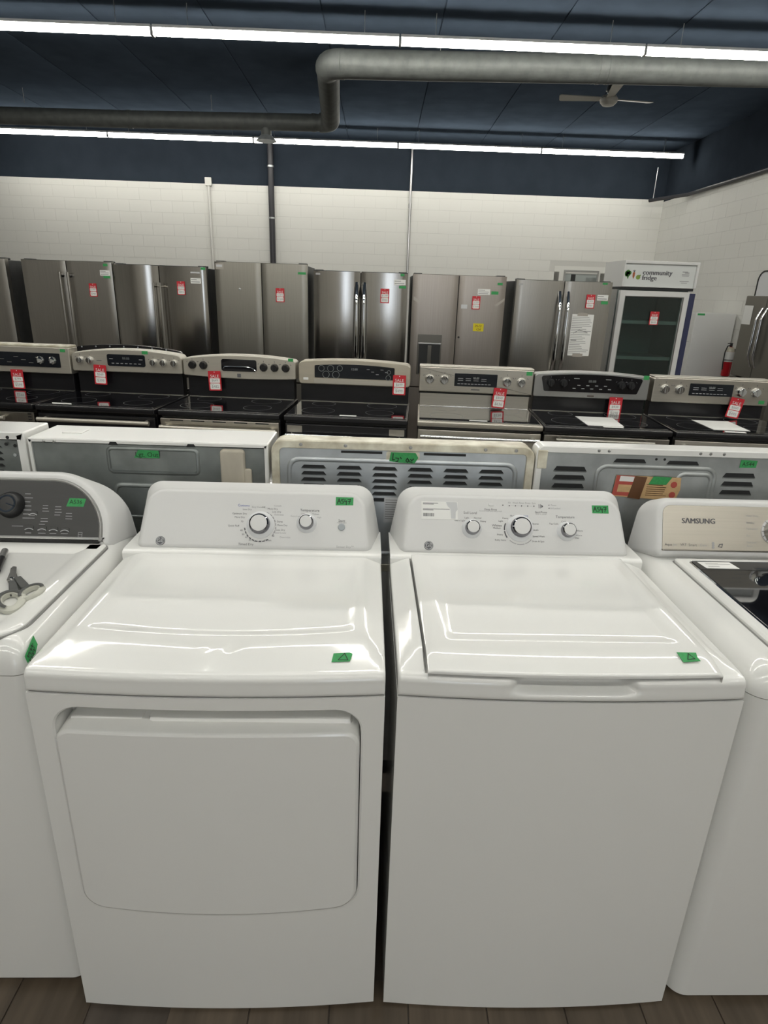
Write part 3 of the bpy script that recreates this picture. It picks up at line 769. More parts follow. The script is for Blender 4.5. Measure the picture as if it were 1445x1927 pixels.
tx.stroke([(.060, .048), (.088, .048)], fr, .0016, .0051); tx.stroke([(.236, .022), (.246, .022), (.246, .034), (.236, .034), (.236, .022)], fr, .0012, .0051); tx.stroke([(.236, .028), (.246, .028)], fr, .0012, .0051)
obj('console_print', tx, 'print_light', panel, flip_fix=False)
ink = MB(); ink.text('A536', fr, .222, .116, .016, c=.0058)
tape(panel, fr, [(.197, .104), (.243, .104), (.248, .126), (.204, .127)], .0046, 'green tape with handwriting', ink)
P_ = [(.330, .061, .946), (.339, .055, .929), (.3425, .036, .919), (.3425, .006, .917), (.338, .008, .931)]
nv = Vector((.86, -.10, .50)) * .004
tp = obj('green_tape', MB().add([tuple(Vector(p) + nv) for p in P_] + [tuple(Vector(p) + nv * 1.15) for p in P_], [(0, 1, 2, 3, 4), (5, 6, 7, 8, 9), (0, 1, 6, 5), (1, 2, 7, 6), (2, 3, 8, 7), (3, 4, 9, 8), (4, 0, 5, 9)]), 'green', lw, label='green tape with handwriting on the rolled edge')
u_ = (Vector(P_[0]) - Vector(P_[4])).normalized(); w_ = (Vector(P_[1]) - Vector(P_[0])).normalized(); n_ = u_.cross(w_); n_ = n_ if n_.x > 0 else -n_
fq = frame(Vector(P_[4]) + nv * 1.4, u_, w_, n_)
ink = MB()
for r_ in range(2):
    for k in range(4): ink.stroke([(.006 + k * .009, .004 + r_ * .009), (.009 + k * .009, .010 + r_ * .009), (.012 + k * .009, .005 + r_ * .009)], fq, .0022, .0004)
obj('handwriting', ink, 'ink', tp, flip_fix=False)

# ---- right neighbour: washer with silver console and glass lid
rw = thing('top_load_washer', 'white washer with a silver console reading SAMSUNG and a dark glass lid', 'washing machine', row_at(1.056, 0), ROW_A)
round_top(rw, HW, .893, .048, .045, .955, .66, 0, 0)
lidp = round_poly([(-.265, .035), (.265, .035), (.265, .525), (-.265, .525)], [.05, .05, .008, .008], 8)
rs = [[frz(p[0], p[1], .945) for p in lidp], [frz(p[0], p[1], .962) for p in lidp], [frz(p[0], p[1], .9665) for p in offset(lidp, -.004)], [frz(p[0], p[1], .968) for p in offset(lidp, -.010)]]
lid = obj('lid', MB().rings(rs), 'enamel_top', rw, 40)
obj('lid_gap', MB().slab(offset(lidp, .004), top_at(0), .948, .9558), 'grey_metal', rw)
gl = round_poly([(-.235, .085), (.235, .085), (.235, .492), (-.235, .492)], [.05, .05, .006, .006], 8)
obj('glass_rim', MB().rings([[frz(p[0], p[1], .9675) for p in offset(gl, .006)], [frz(p[0], p[1], .9705) for p in offset(gl, .003)], [frz(p[0], p[1], .969) for p in gl]], True, True), 'chrome', lid)
g = obj('glass', MB().slab(gl, top_at(0), .9685, .9710, .001), 'black_glass', lid)
obj('silver_band', MB().slab([(-.234, .440), (.234, .440), (.234, .491), (-.234, .491)], top_at(0), .9708, .9716), 'dark_panel', g)
lg = MB(); 
obj('grip_recess', MB().slab(rrect(-.085, .085, .446, .462, .006), top_at(0), .9715, .9720), 'black', g)
obj('grip_highlight', MB().tube([(-.085, .445, .9725), (-.05, .4435, .9735), (.05, .4435, .9735), (.085, .445, .9725)], .0018, 6), 'chrome', g)
stc = obj('sticker', MB().slab([(-.216, .446), (-.128, .446), (-.134, .486), (-.222, .486)], top_at(0), .9716, .9721), 'paper', g, label='white barcode sticker')
q = MB(); xx = -.206
while xx < -.176: q.quad((xx, .454, .9723), (xx + .0014, .454, .9723), (xx + .0008, .460, .9723), (xx - .0006, .460, .9723)); xx += .0026
for i in range(2): q.quad((-.206, .470 + i * .006, .9723), (-.14 - i * .03, .470 + i * .006, .9723), (-.14 - i * .03, .472 + i * .006, .9723), (-.206, .472 + i * .006, .9723))
obj('sticker_print', q, 'paper_print', stc, flip_fix=False)
face = round_poly([(-.308, 0), (.308, 0), (.302, .148), (-.302, .148)], [.012, .012, .035, .035], 8)
back = round_poly([(-HW + .002, .93), (HW - .002, .93), (HW - .02, 1.09), (-HW + .02, 1.09)], [.01, .01, .05, .05], 8)
con, fr = console(rw, face, .535, .972, .060, .132, back, .655, 'plastic', .010)
panel = obj('control_panel', MB().slab(offset(face, -.0125), fr, -.001, .002, .001), 'silver_panel', con)
pr = MB(); pl = MB()
for dx_ in (-.0005, 0., .0005): pr.text('S\u039bMSUNG', fr, -.192 + dx_ * 1.8, .092, .0205, c=.0026 + dx_ * .1)
x_ = -.288
for s_, w_ in (('Aqua', pr), ('Jet', pl), (' VRT', pr), (' Smart', pr), ('Care', pl)):
    w_.text(s_, fr, x_, .026, .0098, 'LEFT', .0026); x_ += len(s_) * .0058
for k in range(3): pl.slab(circle(x_ + .014, .020 + k * .006, .004, 6), fr, .0020, .0026)
pr.stroke([(x_ + .028, .022), (x_ + .032, .029), (x_ + .040, .030), (x_ + .038, .021), (x_ + .031, .022)], fr, .0022, .0027)
for k, (s_, yy) in enumerate((('Heavy Duty', .110), ('Bedding', .091), ('Permanent', .074), ('Eco', .055), ('Delicates', .036), ('Rinse', .026))): pl.text(s_, fr, -.058, yy, .0074, 'LEFT', .0026)
obj('console_print', pr, 'print', panel, flip_fix=False); obj('console_print', pl, 'print_light', panel, flip_fix=False)
kn = obj('knob', MB().lathe([(.038, .002), (.037, .005), (.034, .006)], fr, 32, .022, .068), 'plastic', panel)
obj('knob_grip', MB().lathe([(.034, .005), (.031, .022), (.027, .027), (.010, .028)], fr, 32, .022, .068), 'chrome', kn)
mk = MB()
for k in range(16):
    a = 2 * math.pi * k / 16; mk.stroke([(.022 + .0335 * math.cos(a), .068 + .0335 * math.sin(a)), (.022 + .0375 * math.cos(a), .068 + .0375 * math.sin(a))], fr, .0015, .0064)
obj('knob_marks', mk, 'print', kn, flip_fix=False)

# ---- scissors and pen lying on the left washer's lid
sc_ = thing('scissors', 'grey-handled scissors lying closed on the left washer lid', 'scissors', row_at(-.845, .262, .9662), ROW_A)
def loop_handle(cx, cy, rx, ry, rot, r):
    out = []
    for k in range(25):
        a = 2 * math.pi * k / 24; x, y = rx * math.cos(a), ry * math.sin(a); out.append((cx + x * math.cos(rot) - y * math.sin(rot), cy + x * math.sin(rot) + y * math.cos(rot), .008))
    return out
def loop(cx, cy, rl, rs_, rot, n=28):      # ellipse with its long axis turned by rot
    out = []
    for k in range(n):
        t = 2 * math.pi * k / n; x, y = rl * math.cos(t), rs_ * math.sin(t) * (1 + .15 * math.cos(t))
        out.append((cx + x * math.cos(rot) - y * math.sin(rot), cy + x * math.sin(rot) + y * math.cos(rot)))
    return out
def finger_loop(cx, cy, rl, rs_, rot):
    o_, i_ = loop(cx, cy, rl, rs_, rot), loop(cx, cy, rl * .66, rs_ * .50, rot)
    m_ = loop(cx, cy, rl * .86, rs_ * .78, rot)
    h = obj('handle', MB().rings([[(p[0], p[1], .001) for p in o_], [(p[0], p[1], .008) for p in o_], [(p[0], p[1], .0125) for p in m_], [(p[0], p[1], .0115) for p in i_], [(p[0], p[1], .001) for p in i_], [(p[0], p[1], .001) for p in o_]], False, False), 'scissor_rim', sc_, 50)
    q = 17; st = 24                           # dark grip covers the upper half of the loop
    ins = [(o_[(st + k) % 28], i_[(st + k) % 28]) for k in range(q)]
    rows = [[(a_[0] * (1 - f) + b_[0] * f, a_[1] * (1 - f) + b_[1] * f, .0128 + .0016 * math.sin(math.pi * f)) for a_, b_ in ins] for f in (.18, .4, .6, .82)]
    obj('grip_inlay', MB().grid(rows), 'scissor_grip', h, 50)
rot = math.atan2(.87, -.5)
finger_loop(.026, -.061, .050, .030, rot); finger_loop(.048, -.020, .038, .024, rot - .55)
obj('shank', MB().slab(round_poly([(.008, -.034), (.026, -.024), (-.014, .040), (-.028, .032)], .004, 3), top_at(0), .003, .010, .002), 'scissor_grip', sc_)
obj('shank', MB().slab(round_poly([(.022, -.010), (.036, .004), (-.010, .052), (-.022, .042)], .004, 3), top_at(0), .008, .0135, .002), 'scissor_grip', sc_)
obj('blade', MB().slab(round_poly([(-.030, .030), (-.010, .040), (-.054, .108), (-.066, .112)], .003, 3), top_at(0), .003, .006), 'blade', sc_)
obj('blade', MB().slab(round_poly([(-.034, .034), (-.014, .036), (-.050, .108), (-.062, .112)], .003, 3), top_at(0), .0065, .009), 'blade', sc_)
obj('pivot', MB().lathe([(.005, .009), (.0045, .012), (.002, .0125)], frame((-.027, .044, 0), (1, 0, 0), (0, 1, 0), (0, 0, 1)), 12), 'chrome', sc_)
pn = thing('marker_pen', 'black and grey marker pen at the left edge of the lid', 'pen', row_at(-.955, .415, .9755), ROW_A)
d = Vector((-.35, .93, 0)).normalized()
obj('barrel', MB().tube([(-d.x * .075, -d.y * .075, 0), (d.x * .0, d.y * .0, 0)], .0085, 14), 'black', pn)
obj('cap', MB().tube([(0, 0, 0), (d.x * .05, d.y * .05, 0), (d.x * .054, d.y * .054, 0)], [.0088, .0080, .004], 14), 'grey_metal', pn)

# ------------------------------------------------------------------ ranges standing with their backs to the washers
def louvre(parent, x0, x1, z, y, h=.010):
    fr = front_at(y)
    sl = obj('slot', MB().slab([(x0 - .003, z - h / 2), (x1 + .003, z - h / 2), (x1 - .005, z + h / 2), (x0 + .005, z + h / 2)], fr, -.004, .0008), 'slot', parent)
    obj('lip', MB().add([fr(x0 - .004, z - h * .5, 0), fr(x1 + .004, z - h * .5, 0), fr(x1 - .002, z - h * .42, .004), fr(x0 + .002, z - h * .42, .004), fr(x1 + .004, z - h * .8, 0), fr(x0 - .004, z - h * .8, 0)], [(0, 1, 2, 3), (3, 2, 4, 5), (0, 3, 5), (1, 4, 2)]), parent.data.materials[0], sl)
    return sl
def emboss(parent, poly, y, w=.010, d=.003, name='embossed_rib'):
    fr = front_at(y)
    return obj(name, MB().rings([[fr(p[0], p[1], 0) for p in offset(poly, w * .5)], [fr(p[0], p[1], d) for p in offset(poly, w * .2)], [fr(p[0], p[1], d) for p in offset(poly, -w * .2)], [fr(p[0], p[1], -d * .3) for p in offset(poly, -w * .5)]], False, False), parent.data.materials[0], parent, 50)
BY = 1.752
def range_back(label, x0, x1, ztop, rim_mat, panel_mat, top_depth, corner, rim, body_mat='enamel'):
    t = thing('kitchen_range', label, 'range', ((x0 + x1) / 2, BY, 0))
    w = (x1 - x0) / 2
    obj('body', MB().bbox(-w + .004, w - .004, .012, .655, .05, .895, .006), body_mat, t)
    obj('toe_base', MB().box(-w + .03, w - .03, .04, .61, 0, .05), 'black', t)
    obj('cooktop', MB().bbox(-w + .002, w - .002, .06, .665, .895, .92, .006), 'black_glass', t)
    # backguard: rounded rim around a recessed sheet-metal panel
    out = round_poly([(-w, .80), (w, .80), (w, ztop), (-w, ztop)], [.006, .006, corner, corner], 6)
    fr = front_at(0)
    inn = offset(out, -rim)
    m = MB().rings([[fr(p[0], p[1], -.012) for p in inn], [fr(p[0], p[1], -.0015) for p in inn], [fr(p[0], p[1], 0) for p in offset(inn, .0015)], [fr(p[0], p[1], 0) for p in offset(out, -.003)], [fr(p[0], p[1], -.003) for p in out], [fr(p[0], p[1], -top_depth) for p in out]], False, True)
    g = obj('backguard', m, rim_mat, t, 40)
    pn = obj('back_panel', MB().slab(offset(inn, .004), fr, -.013, -.006), panel_mat, g)
    return t, g, pn, w
# the one at the far left, only its right end in view
t, g, pn, w = range_back('white appliance back at the left edge, only its slotted end visible', -1.79, -1.018, 1.212, 'enamel', 'galv_dark', .14, .006, .022)
for k in range(5): louvre(pn, w - .16, w - .075, 1.168 - k * .019, .0055, .008)
for hx, hz in ((w - .048, 1.196), (w - .03, 1.172), (w - .055, 1.176)):
    obj('screw_hole', MB().lathe([(.005, .0065), (.005, .0075)], frame((hx, .0065, hz), (1, 0, 0), (0, 0, 1), (0, -1, 0)), 10, 0, 0), 'slot', pn)
obj('rivet', MB().lathe([(.006, 0), (.005, .003), (.002, .0035)], frame((w - .037, .006, 1.143), (1, 0, 0), (0, 0, 1), (0, -1, 0)), 10), 'galv_light', pn)
# B: flat white top, dark sheet with pressed rectangle and beige cover
t, g, pn, w = range_back('white appliance back with a pressed rectangle and a beige cover strip', -1.012, -.315, 1.197, 'enamel', 'galv_dark', .175, .004, .011)
for nx in (-.10, .125):
    obj('notch', MB().slab([(nx - .014, 1.183), (nx + .014, 1.183), (nx + .009, 1.192), (nx - .009, 1.192)], front_at(-.0002), 0, .0006), 'slot', g)
emboss(pn, rrect(-.120, .140, 1.100, 1.172, .012), .006, .012, .004)
emboss(pn, rrect(-.110, .150, .960, 1.060, .02), .006, .016, .005)
cv = obj('cover_strip', MB().slab(rrect(.208, .280, .95, 1.180, .012), front_at(.006), 0, .016, .008), 'beige', pn)
obj('cover_flap', MB().slab(rrect(.245, .298, .95, 1.122, .008), front_at(.006), 0, .010, .004), 'beige', pn)
ink = MB(); marker_scribble(ink, front_at(0), -.006, 1.158, .014, .003, 3, 5)
tape(pn, front_at(.006), [(-.044, 1.146), (.030, 1.1465), (.029, 1.169), (-.030, 1.170)], .0042, 'green tape with black handwriting')
fr_ = front_at(.0012); ink = MB(); ink.text('Lgt. Out', fr_, -.006, 1.156, .020, c=.0009); obj('handwriting', ink, 'ink', pn, flip_fix=False)
for sx in (-.27, -.30): obj('screw', MB().lathe([(.005, 0), (.003, .003)], frame((sx, .0, 1.188), (1, 0, 0), (0, 0, 1), (0, -1, 0)), 8), 'grey_metal', g)
obj('bracket_plate', MB().bbox(-.28, -.22, .07, .12, 1.196, 1.200, .002), 'enamel', g)
# C: louvred panel in a yellowed rim
t, g, pn, w = range_back('range back with six columns of louvres in a yellowed white rim', -.306, .468, 1.213, 'cream', 'galv_light', .065, .036, .024)
emboss(pn, round_poly([(-.335, .86), (.335, .86), (.335, 1.155), (-.335, 1.155)], [.03] * 4, 5), .006, .016, .004)
for c in range(6):
    for r in range(6):
        x = -.2635 + c * .1055; louvre(pn, x - .034, x + .034, 1.134 - r * .0195, .0058, .0095)
for sx in (-.30, -.17, .02, .24, .33): obj('screw', MB().lathe([(.0055, 0), (.005, .002), (.002, .003)], frame((sx, 0, 1.2005), (1, 0, 0), (0, 0, 1), (0, -1, 0)), 10), 'grey_metal', g)
for a, b in ((-.183, -.062), (.060, .184)): obj('slot', MB().box(a, b, .0035, .0065, 1.178, 1.1845), 'slot', pn)
wl_ = obj('label_patch', MB().slab(rrect(-.050, .048, 1.150, 1.1875, .008), front_at(.006), 0, .001), 'cream', pn)
ink = MB(); fr_ = front_at(.006)
ink.stroke([(-.030, 1.180), (-.031, 1.162), (-.026, 1.163)], fr_, .003, .0048); ink.stroke([(-.022, 1.168), (-.014, 1.167), (-.016, 1.158), (-.021, 1.157)], fr_, .003, .0048); ink.stroke([(-.008, 1.170), (-.006, 1.166)], fr_, .003, .0048)
ink.stroke([(.012, 1.168), (.008, 1.160), (.013, 1.156), (.017, 1.162), (.012, 1.168)], fr_, .003, .0048); ink.stroke([(.018, 1.158), (.026, 1.156)], fr_, .003, .0048); ink.stroke([(.022, 1.165), (.025, 1.161), (.030, 1.166)], fr_, .003, .0048)
tape(pn, fr_, [(-.041, 1.158), (-.012, 1.154), (.034, 1.153), (.044, 1.170), (.036, 1.184), (-.037, 1.185)], .0040, 'green tape with black handwriting', ink)
lb_ = obj('rating_label', MB().slab([(-.052, .965), (.040, .965), (.040, 1.044), (-.052, 1.046)], front_at(.006), .004, .0048), 'label_grey', pn, label='printed rating label')
tx = MB()
for k in range(9): tx.box(-.048, random.uniform(-.01, .034), -.0008, -.0004, 1.036 - k * .0075, 1.0385 - k * .0075)
lt = obj('label_print', tx, 'paper_print', lb_); lt.location = (0, .0015, 0)
# D: grey panel with louvres at both sides and a torn label
t, g, pn, w = range_back('range back with a torn brown and red label in a white rim', .472, 1.236, 1.218, 'enamel', 'galv', .06, .022, .020)
for r in range(3):
    louvre(pn, -.322, -.230, 1.150 - r * .0265, .0058, .013); louvre(pn, .186, .278, 1.144 - r * .0265, .0058, .013)
louvre(pn, -.148, -.056, 1.179, .0058, .011); louvre(pn, .010, .102, 1.177, .0058, .011)
emboss(pn, round_poly([(-.195, .86), (.160, .86), (.160, 1.160), (-.195, 1.160)], [.03] * 4, 5), .006, .014, .0035)
emboss(pn, round_poly([(.050, .9), (.150, .9), (.150, 1.142), (.050, 1.142)], [.02] * 4, 5), .006, .014, .0035)
lab = obj('torn_label', MB().slab([(-.142, 1.070), (.052, 1.060), (.062, 1.095), (.058, 1.132), (-.136, 1.135)], front_at(.006), .003, .0040), 'orange_label', pn, label='torn tan and red warning label')
fr_ = front_at(.006)
obj('label_block', MB().slab([(-.142, 1.073), (-.085, 1.071), (-.080, 1.134), (-.135, 1.135)], fr_, .0040, .0044), 'red_label', lab)
obj('label_block', MB().slab([(-.128, 1.084), (-.088, 1.083), (-.086, 1.106), (-.126, 1.107)], fr_, .0044, .0047), 'orange_label', lab)
obj('label_block', MB().slab([(-.126, 1.117), (-.084, 1.116), (-.082, 1.132), (-.124, 1.133)], fr_, .0044, .0047), 'paper', lab)
obj('brown_tape', MB().slab([(-.094, 1.066), (-.056, 1.062), (-.044, 1.132), (-.080, 1.134)], fr_, .0047, .0053), 'brown_tape', lab)
for zc in (1.110, 1.078): obj('label_mark', MB().slab(circle(.040, zc, .010, 10), fr_, .0042, .0046), 'red_label', lab)
tx = MB()
for k in range(6): tx.stroke([(-.040, 1.108 - k * .0065), (.018 + random.uniform(-.02, .008), 1.107 - k * .0065)], fr_, .002, .0044)
obj('label_print', tx, 'brown_tape', lab, flip_fix=False)
tape(pn, fr_, [(-.037, 1.110), (.016, 1.1095), (.030, 1.133), (-.026, 1.135)], .0055, 'green tape')
ink = MB(); ink.text('A544', fr_, .250, 1.179, .017, c=.0020)
tape(pn, fr_, [(.226, 1.168), (.275, 1.169), (.276, 1.190), (.227, 1.192)], .0010, 'green tape with handwriting', ink)
for sx in (-.20, -.17, .10, .13, .17): obj('screw', MB().lathe([(.005, 0), (.003, .002)], frame((sx, 0, 1.208), (1, 0, 0), (0, 0, 1), (0, -1, 0)), 8), 'grey_metal', g)
for sx in (-.025, .0): obj('screw_hole', MB().lathe([(.004, 0), (.004, .0006)], frame((sx, .006, 1.186), (1, 0, 0), (0, 0, 1), (0, -1, 0)), 8), 'slot', pn)
obj('corner_bracket', MB().bbox(-.378, -.350, -.004, .006, 1.150, 1.205, .002), 'cream', g)

# ------------------------------------------------------------------ the far row of ranges with their sale tags
RNG_O, RNG_A = Vector((.2472, 4.0712, 0)), math.radians(-3.67)
def rng_at(x, y, z=0.):
    return (RNG_O.x + x * math.cos(RNG_A) - y * math.sin(RNG_A), RNG_O.y + x * math.sin(RNG_A) + y * math.cos(RNG_A), z)
def price_tag(label, loc, rz, tilt, was_p, now_p, tall=.128, wide=.084):
    t = thing('sale_tag', label, 'tag', loc, rz, 'red sale tags')
    t.rotation_euler = (0, tilt, rz)
    fr = front_at(0); w, h = wide / 2, tall
    c = obj('card', MB().slab(rrect(-w, w, -h, 0, .004, 3), fr, 0, .0008), 'red', t)
    obj('price_panel', MB().slab(rrect(-w * .80, w * .80, -h * .60, -h * .37, .004, 3), fr, .0008, .0011), 'paper', c)
    obj('price_panel', MB().slab(rrect(-w * .80, w * .80, -h * .94, -h * .63, .006, 3), fr, .0008, .0011), 'paper', c)
    obj('lettering', MB().text('SALE', fr, 0, -h * .27, h * .215, c=.0012), 'paper', c, flip_fix=False)
    p = MB(); p.text(was_p, fr, 0, -h * .485, h * .17, c=.0014); p.text('NOW', fr, -w * .45, -h * .685, h * .07, c=.0014); p.text(now_p, fr, 0, -h * .80, h * .19, c=.0014)
    obj('price', p, 'paper_print', c, flip_fix=False)
    obj('hole', MB().lathe([(.003, .0008), (.003, .0010)], frame((0, 0, -h * .06), (1, 0, 0), (0, 0, 1), (0, -1, 0)), 10), 'paper', c)
    return t

def knob_round(parent, x, z, y, R, material='chrome', ring='grey_metal', depth=.022):
    fr = frame((x, y, z), (1, 0, 0), (0, 0, 1), (0, -1, 0))
    k = obj('knob', MB().lathe([(R, 0), (R * .97, .004), (R * .80, depth), (R * .70, depth + .003)], fr, 20), material, parent)
    obj('knob_grip', MB().slab(rrect(-R * .22, R * .22, -R * .85, R * .85, R * .15, 3), fr, depth, depth + .010, .002), material, k)
    mk = MB(); mk.stroke([(0, R * 1.25), (0, R * 1.5)], fr, .003, .0004); mk.stroke([(-R * 1.35, R * .7), (-R * 1.2, R * .85)], fr, .003, .0004); mk.stroke([(R * 1.35, R * .7), (R * 1.2, R * .85)], fr, .003, .0004)
    obj('knob_marks', mk, 'print', k, flip_fix=False)
    return k
def knob_black(parent, x, z, y, R): return knob_round(parent, x, z, y, R, 'black')
def knob_pyramid(parent, x, z, y, R):
    fr = frame((x, y, z), (1, 0, 0), (0, 0, 1), (0, -1, 0))
    k = obj('knob', MB().lathe([(R, 0), (R * .9, .008), (R * .4, .010)], fr, 8), 'grey_metal', parent)
    obj('knob_grip', MB().add([fr(-R * .5, -R, .008), fr(R * .1, -R, .008), fr(R * .1, R, .008), fr(-R * .5, R, .008), fr(-R * .25, -R * .6, .03), fr(-R * .1, -R * .6, .03), fr(-R * .1, R * .6, .03), fr(-R * .25, R * .6, .03), fr(R * .95, 0, .008)],
        [(0, 1, 5, 4), (1, 8, 5), (2, 6, 8), (5, 8, 6), (2, 3, 7, 6), (3, 0, 4, 7), (4, 5, 6, 7), (0, 3, 2, 8, 1)]), 'chrome', k)
    return k

def far_range(label, x0, x1, bz, outline, cmat, splash, front, cook_front=-.505):
    """outline: console face outline as (x, z) about the centre"""
    w = .3675
    t = thing('kitchen_range', label, 'range', rng_at((x0 + x1) / 2, 0), RNG_A)
    obj('body', MB().bbox(-w + .004, w - .004, cook_front + .045, .10, .04, .885, .004), 'black_enamel', t)
    obj('toe_base', MB().box(-w + .03, w - .03, cook_front + .10, .08, 0, .04), 'black', t)
    ct = obj('cooktop', MB().bbox(-w, w, cook_front, .085, .886, .918, .008), 'black_enamel' if front != 'steel_lip' else 'steel_range', t)
    gl = obj('cooktop_glass', MB().bbox(-w + .012, w - .012, cook_front + (.03 if front != 'steel_lip' else .045), .045, .915, .9215, .002), 'black_glass', ct)
    for ex, ey, er in ((-.19, -.34, .10), (.19, -.34, .085), (-.19, -.10, .075), (.19, -.10, .095)):
        n = 32; rg = MB()
        for k in range(n):
            a0, a1 = 2 * math.pi * k / n, 2 * math.pi * (k + 1) / n
            rg.quad(*[(ex + q * math.cos(a), ey + .02 + q * math.sin(a), .9218) for q, a in ((er, a0), (er + .002, a0), (er + .002, a1), (er, a1))])
        obj('burner_ring', rg, 'galv_dark', gl, flip_fix=False)
    fr = front_at(0)
    bs = obj('splash_panel', MB().bbox(-w + .010, w - .010, .012, .09, .905, bz + .02, .004), splash, t)
    obj('splash_trim', MB().bbox(-w + .012, w - .012, .007, .0125, .9215, .9245, .001), 'steel_dark' if splash != 'steel_range' else 'chrome', bs)
    cs = obj('console', MB().slab(outline, fr, -.085, .022, .006), cmat, t, 40)
    # oven door below the cooktop
    fy = cook_front
    dm = {'steel': 'steel_range', 'steel_lip': 'steel_range', 'black': 'black_enamel', 'grey': 'steel_dark'}[front]
    dr = obj('oven_door', MB().bbox(-w + .006, w - .006, fy + .012, fy + .05, .20, .868, .006), dm, t)
    obj('door_window', MB().slab(rrect(-.24, .24, .38, .68, .02), front_at(fy + .012), 0, .003), 'black_glass', dr)
    obj('storage_drawer', MB().bbox(-w + .006, w - .006, fy + .015, fy + .05, .05, .19, .006), dm, t)
    return t, cs, dr, fy
def oven_handle(dr, fy, z, x0, x1, r, material, bowd=0.):
    pts = [(x0 + (x1 - x0) * k / 12, fy - .030 - bowd * math.sin(math.pi * k / 12), z) for k in range(13)]
    h = obj('handle', MB().tube(pts, r, 12), material, dr)
    for xx in (x0 + .03, x1 - .03): obj('handle_post', MB().tube([(xx, fy + .013, z), (xx, fy - .03, z)], r * .8, 8), material, h)
    return h
def disp(parent, poly, y, material='display'):
    return obj('display', MB().slab(poly, front_at(y), 0, .004, .001), material, parent)
def digits(parent, x, z, y, s, txt, material='grey_metal'):
    obj('display_print', MB().text(txt, front_at(y), x, z, s, c=.0045), material, parent, flip_fix=False)
def small_print(parent, boxes, y, material='print_light'):
    m = MB()
    for x, z, w, h in boxes: m.stroke([(x - w / 2, z), (x + w / 2, z)], front_at(y), h, .0047)
    obj('display_print', m, material, parent, flip_fix=False)
CF = -.022      # console front plane
def gtape(parent, x0, x1, z0, z1): tape(parent, front_at(CF), [(x0, z0), (x1, z0), (x1, z1), (x0, z1)], .0005, 'small green tape')

# r0, cut by the left edge
c = -2.665
t, cs, dr, fy = far_range('stainless range at the left edge with black glass control strip and pyramid knobs', c - .379, c + .379, 1.037, rrect(-.366, .366, 1.037, 1.208, .006), 'steel_pale', 'black_enamel', 'grey')
pa = disp(cs, rrect(-.30, .300, 1.078, 1.170, .006), CF)
small_print(pa, [(-.15 + i * .05, 1.14 - (i % 3) * .018, .028, .004) for i in range(7)], CF, 'grey_metal')
for kx in (.166, .250): knob_pyramid(pa, kx, 1.124, CF - .004, .026)
for kx in (-.25, -.17): knob_pyramid(pa, kx, 1.124, CF - .004, .026)
gtape(cs, .308, .342, 1.180, 1.199)
obj('top_trim', MB().bbox(-.366, .366, -.015, .08, 1.2085, 1.222, .004), 'cream', cs)
for k in range(5): obj('vent_slot', MB().box(.325, .345, fy + .010, fy + .013, .782 + k * .018, .790 + k * .018), 'slot', dr)
oven_handle(dr, fy, .835, -.33, .20, .012, 'steel_pale')
price_tag('red sale tag on the leftmost stainless range', rng_at(c - .008, CF - .008, 1.056), RNG_A, 0, '$799', '$599')

# r1: arched stainless console with silver knobs
c = -1.915
arch = round_poly([(-.372, 1.062), (.372, 1.066), (.372, 1.185), (-.372, 1.180)], [.012, .012, .03, .03], 4)
arch = [(x, z + (.030 * (1 - (x / .372) ** 2) if z > 1.12 else 0)) for x, z in densify(arch, .04)]
t, cs, dr, fy = far_range('range with arched stainless console and five silver knobs, second from left', c - .379, c + .379, 1.06, arch, 'steel_pale', 'black_enamel', 'black')
d_ = disp(cs, rrect(-.128, .128, 1.104, 1.180, .012), CF); digits(d_, 0, 1.155, CF, .022, '88:88', 'galv_dark'); small_print(d_, [(-.09 + i * .03, 1.122, .014, .004) for i in range(7)] + [(-.10, 1.15, .02, .004), (.10, 1.15, .02, .004)], CF)
for kx in (-.312, -.247, .183, .250, .322): knob_round(cs, kx, 1.136, CF, .024)
gtape(cs, .110, .150, 1.187, 1.207)
small_print(cs, [(-.185, 1.135, .03, .004)], CF + .004, 'print')
rb = thing('kitchen_range', 'black range behind the row, only its arched dark backguard showing', 'range', rng_at(-2.01, .20), RNG_A)
obj('body', MB().bbox(-.375, .375, .06, .66, .03, .90, .006), 'black_enamel', rb)
obj('cooktop', MB().bbox(-.376, .376, .06, .66, .9005, .92, .004), 'black_glass', rb)
obj('toe_base', MB().box(-.35, .35, .10, .62, 0, .03), 'black', rb)
bk = densify(round_poly([(-.375, .60), (.375, .60), (.375, 1.185), (-.375, 1.195)], [.01, .01, .02, .02], 4), .05)
bk = [(x, z + (.028 * (1 - (x / .375) ** 2) if z > 1.0 else 0)) for x, z in bk]
bp = obj('backguard', MB().slab(bk, front_at(.035), -.024, .008), 'black_enamel', rb)
for k in range(7): obj('screw', MB().lathe([(.006, 0), (.004, .003)], frame((-.33 + k * .10, .026, 1.205 - .010 * ((k - 3) / 3) ** 2), (1, 0, 0), (0, 0, 1), (0, -1, 0)), 8), 'galv_light', bp)
oven_handle(dr, fy, .838, -.345, .34, .013, 'steel_pale')
price_tag('red sale tag on the arched range second from left', rng_at(-2.094, CF - .012, 1.108), RNG_A, math.radians(2), '$549', '$399')
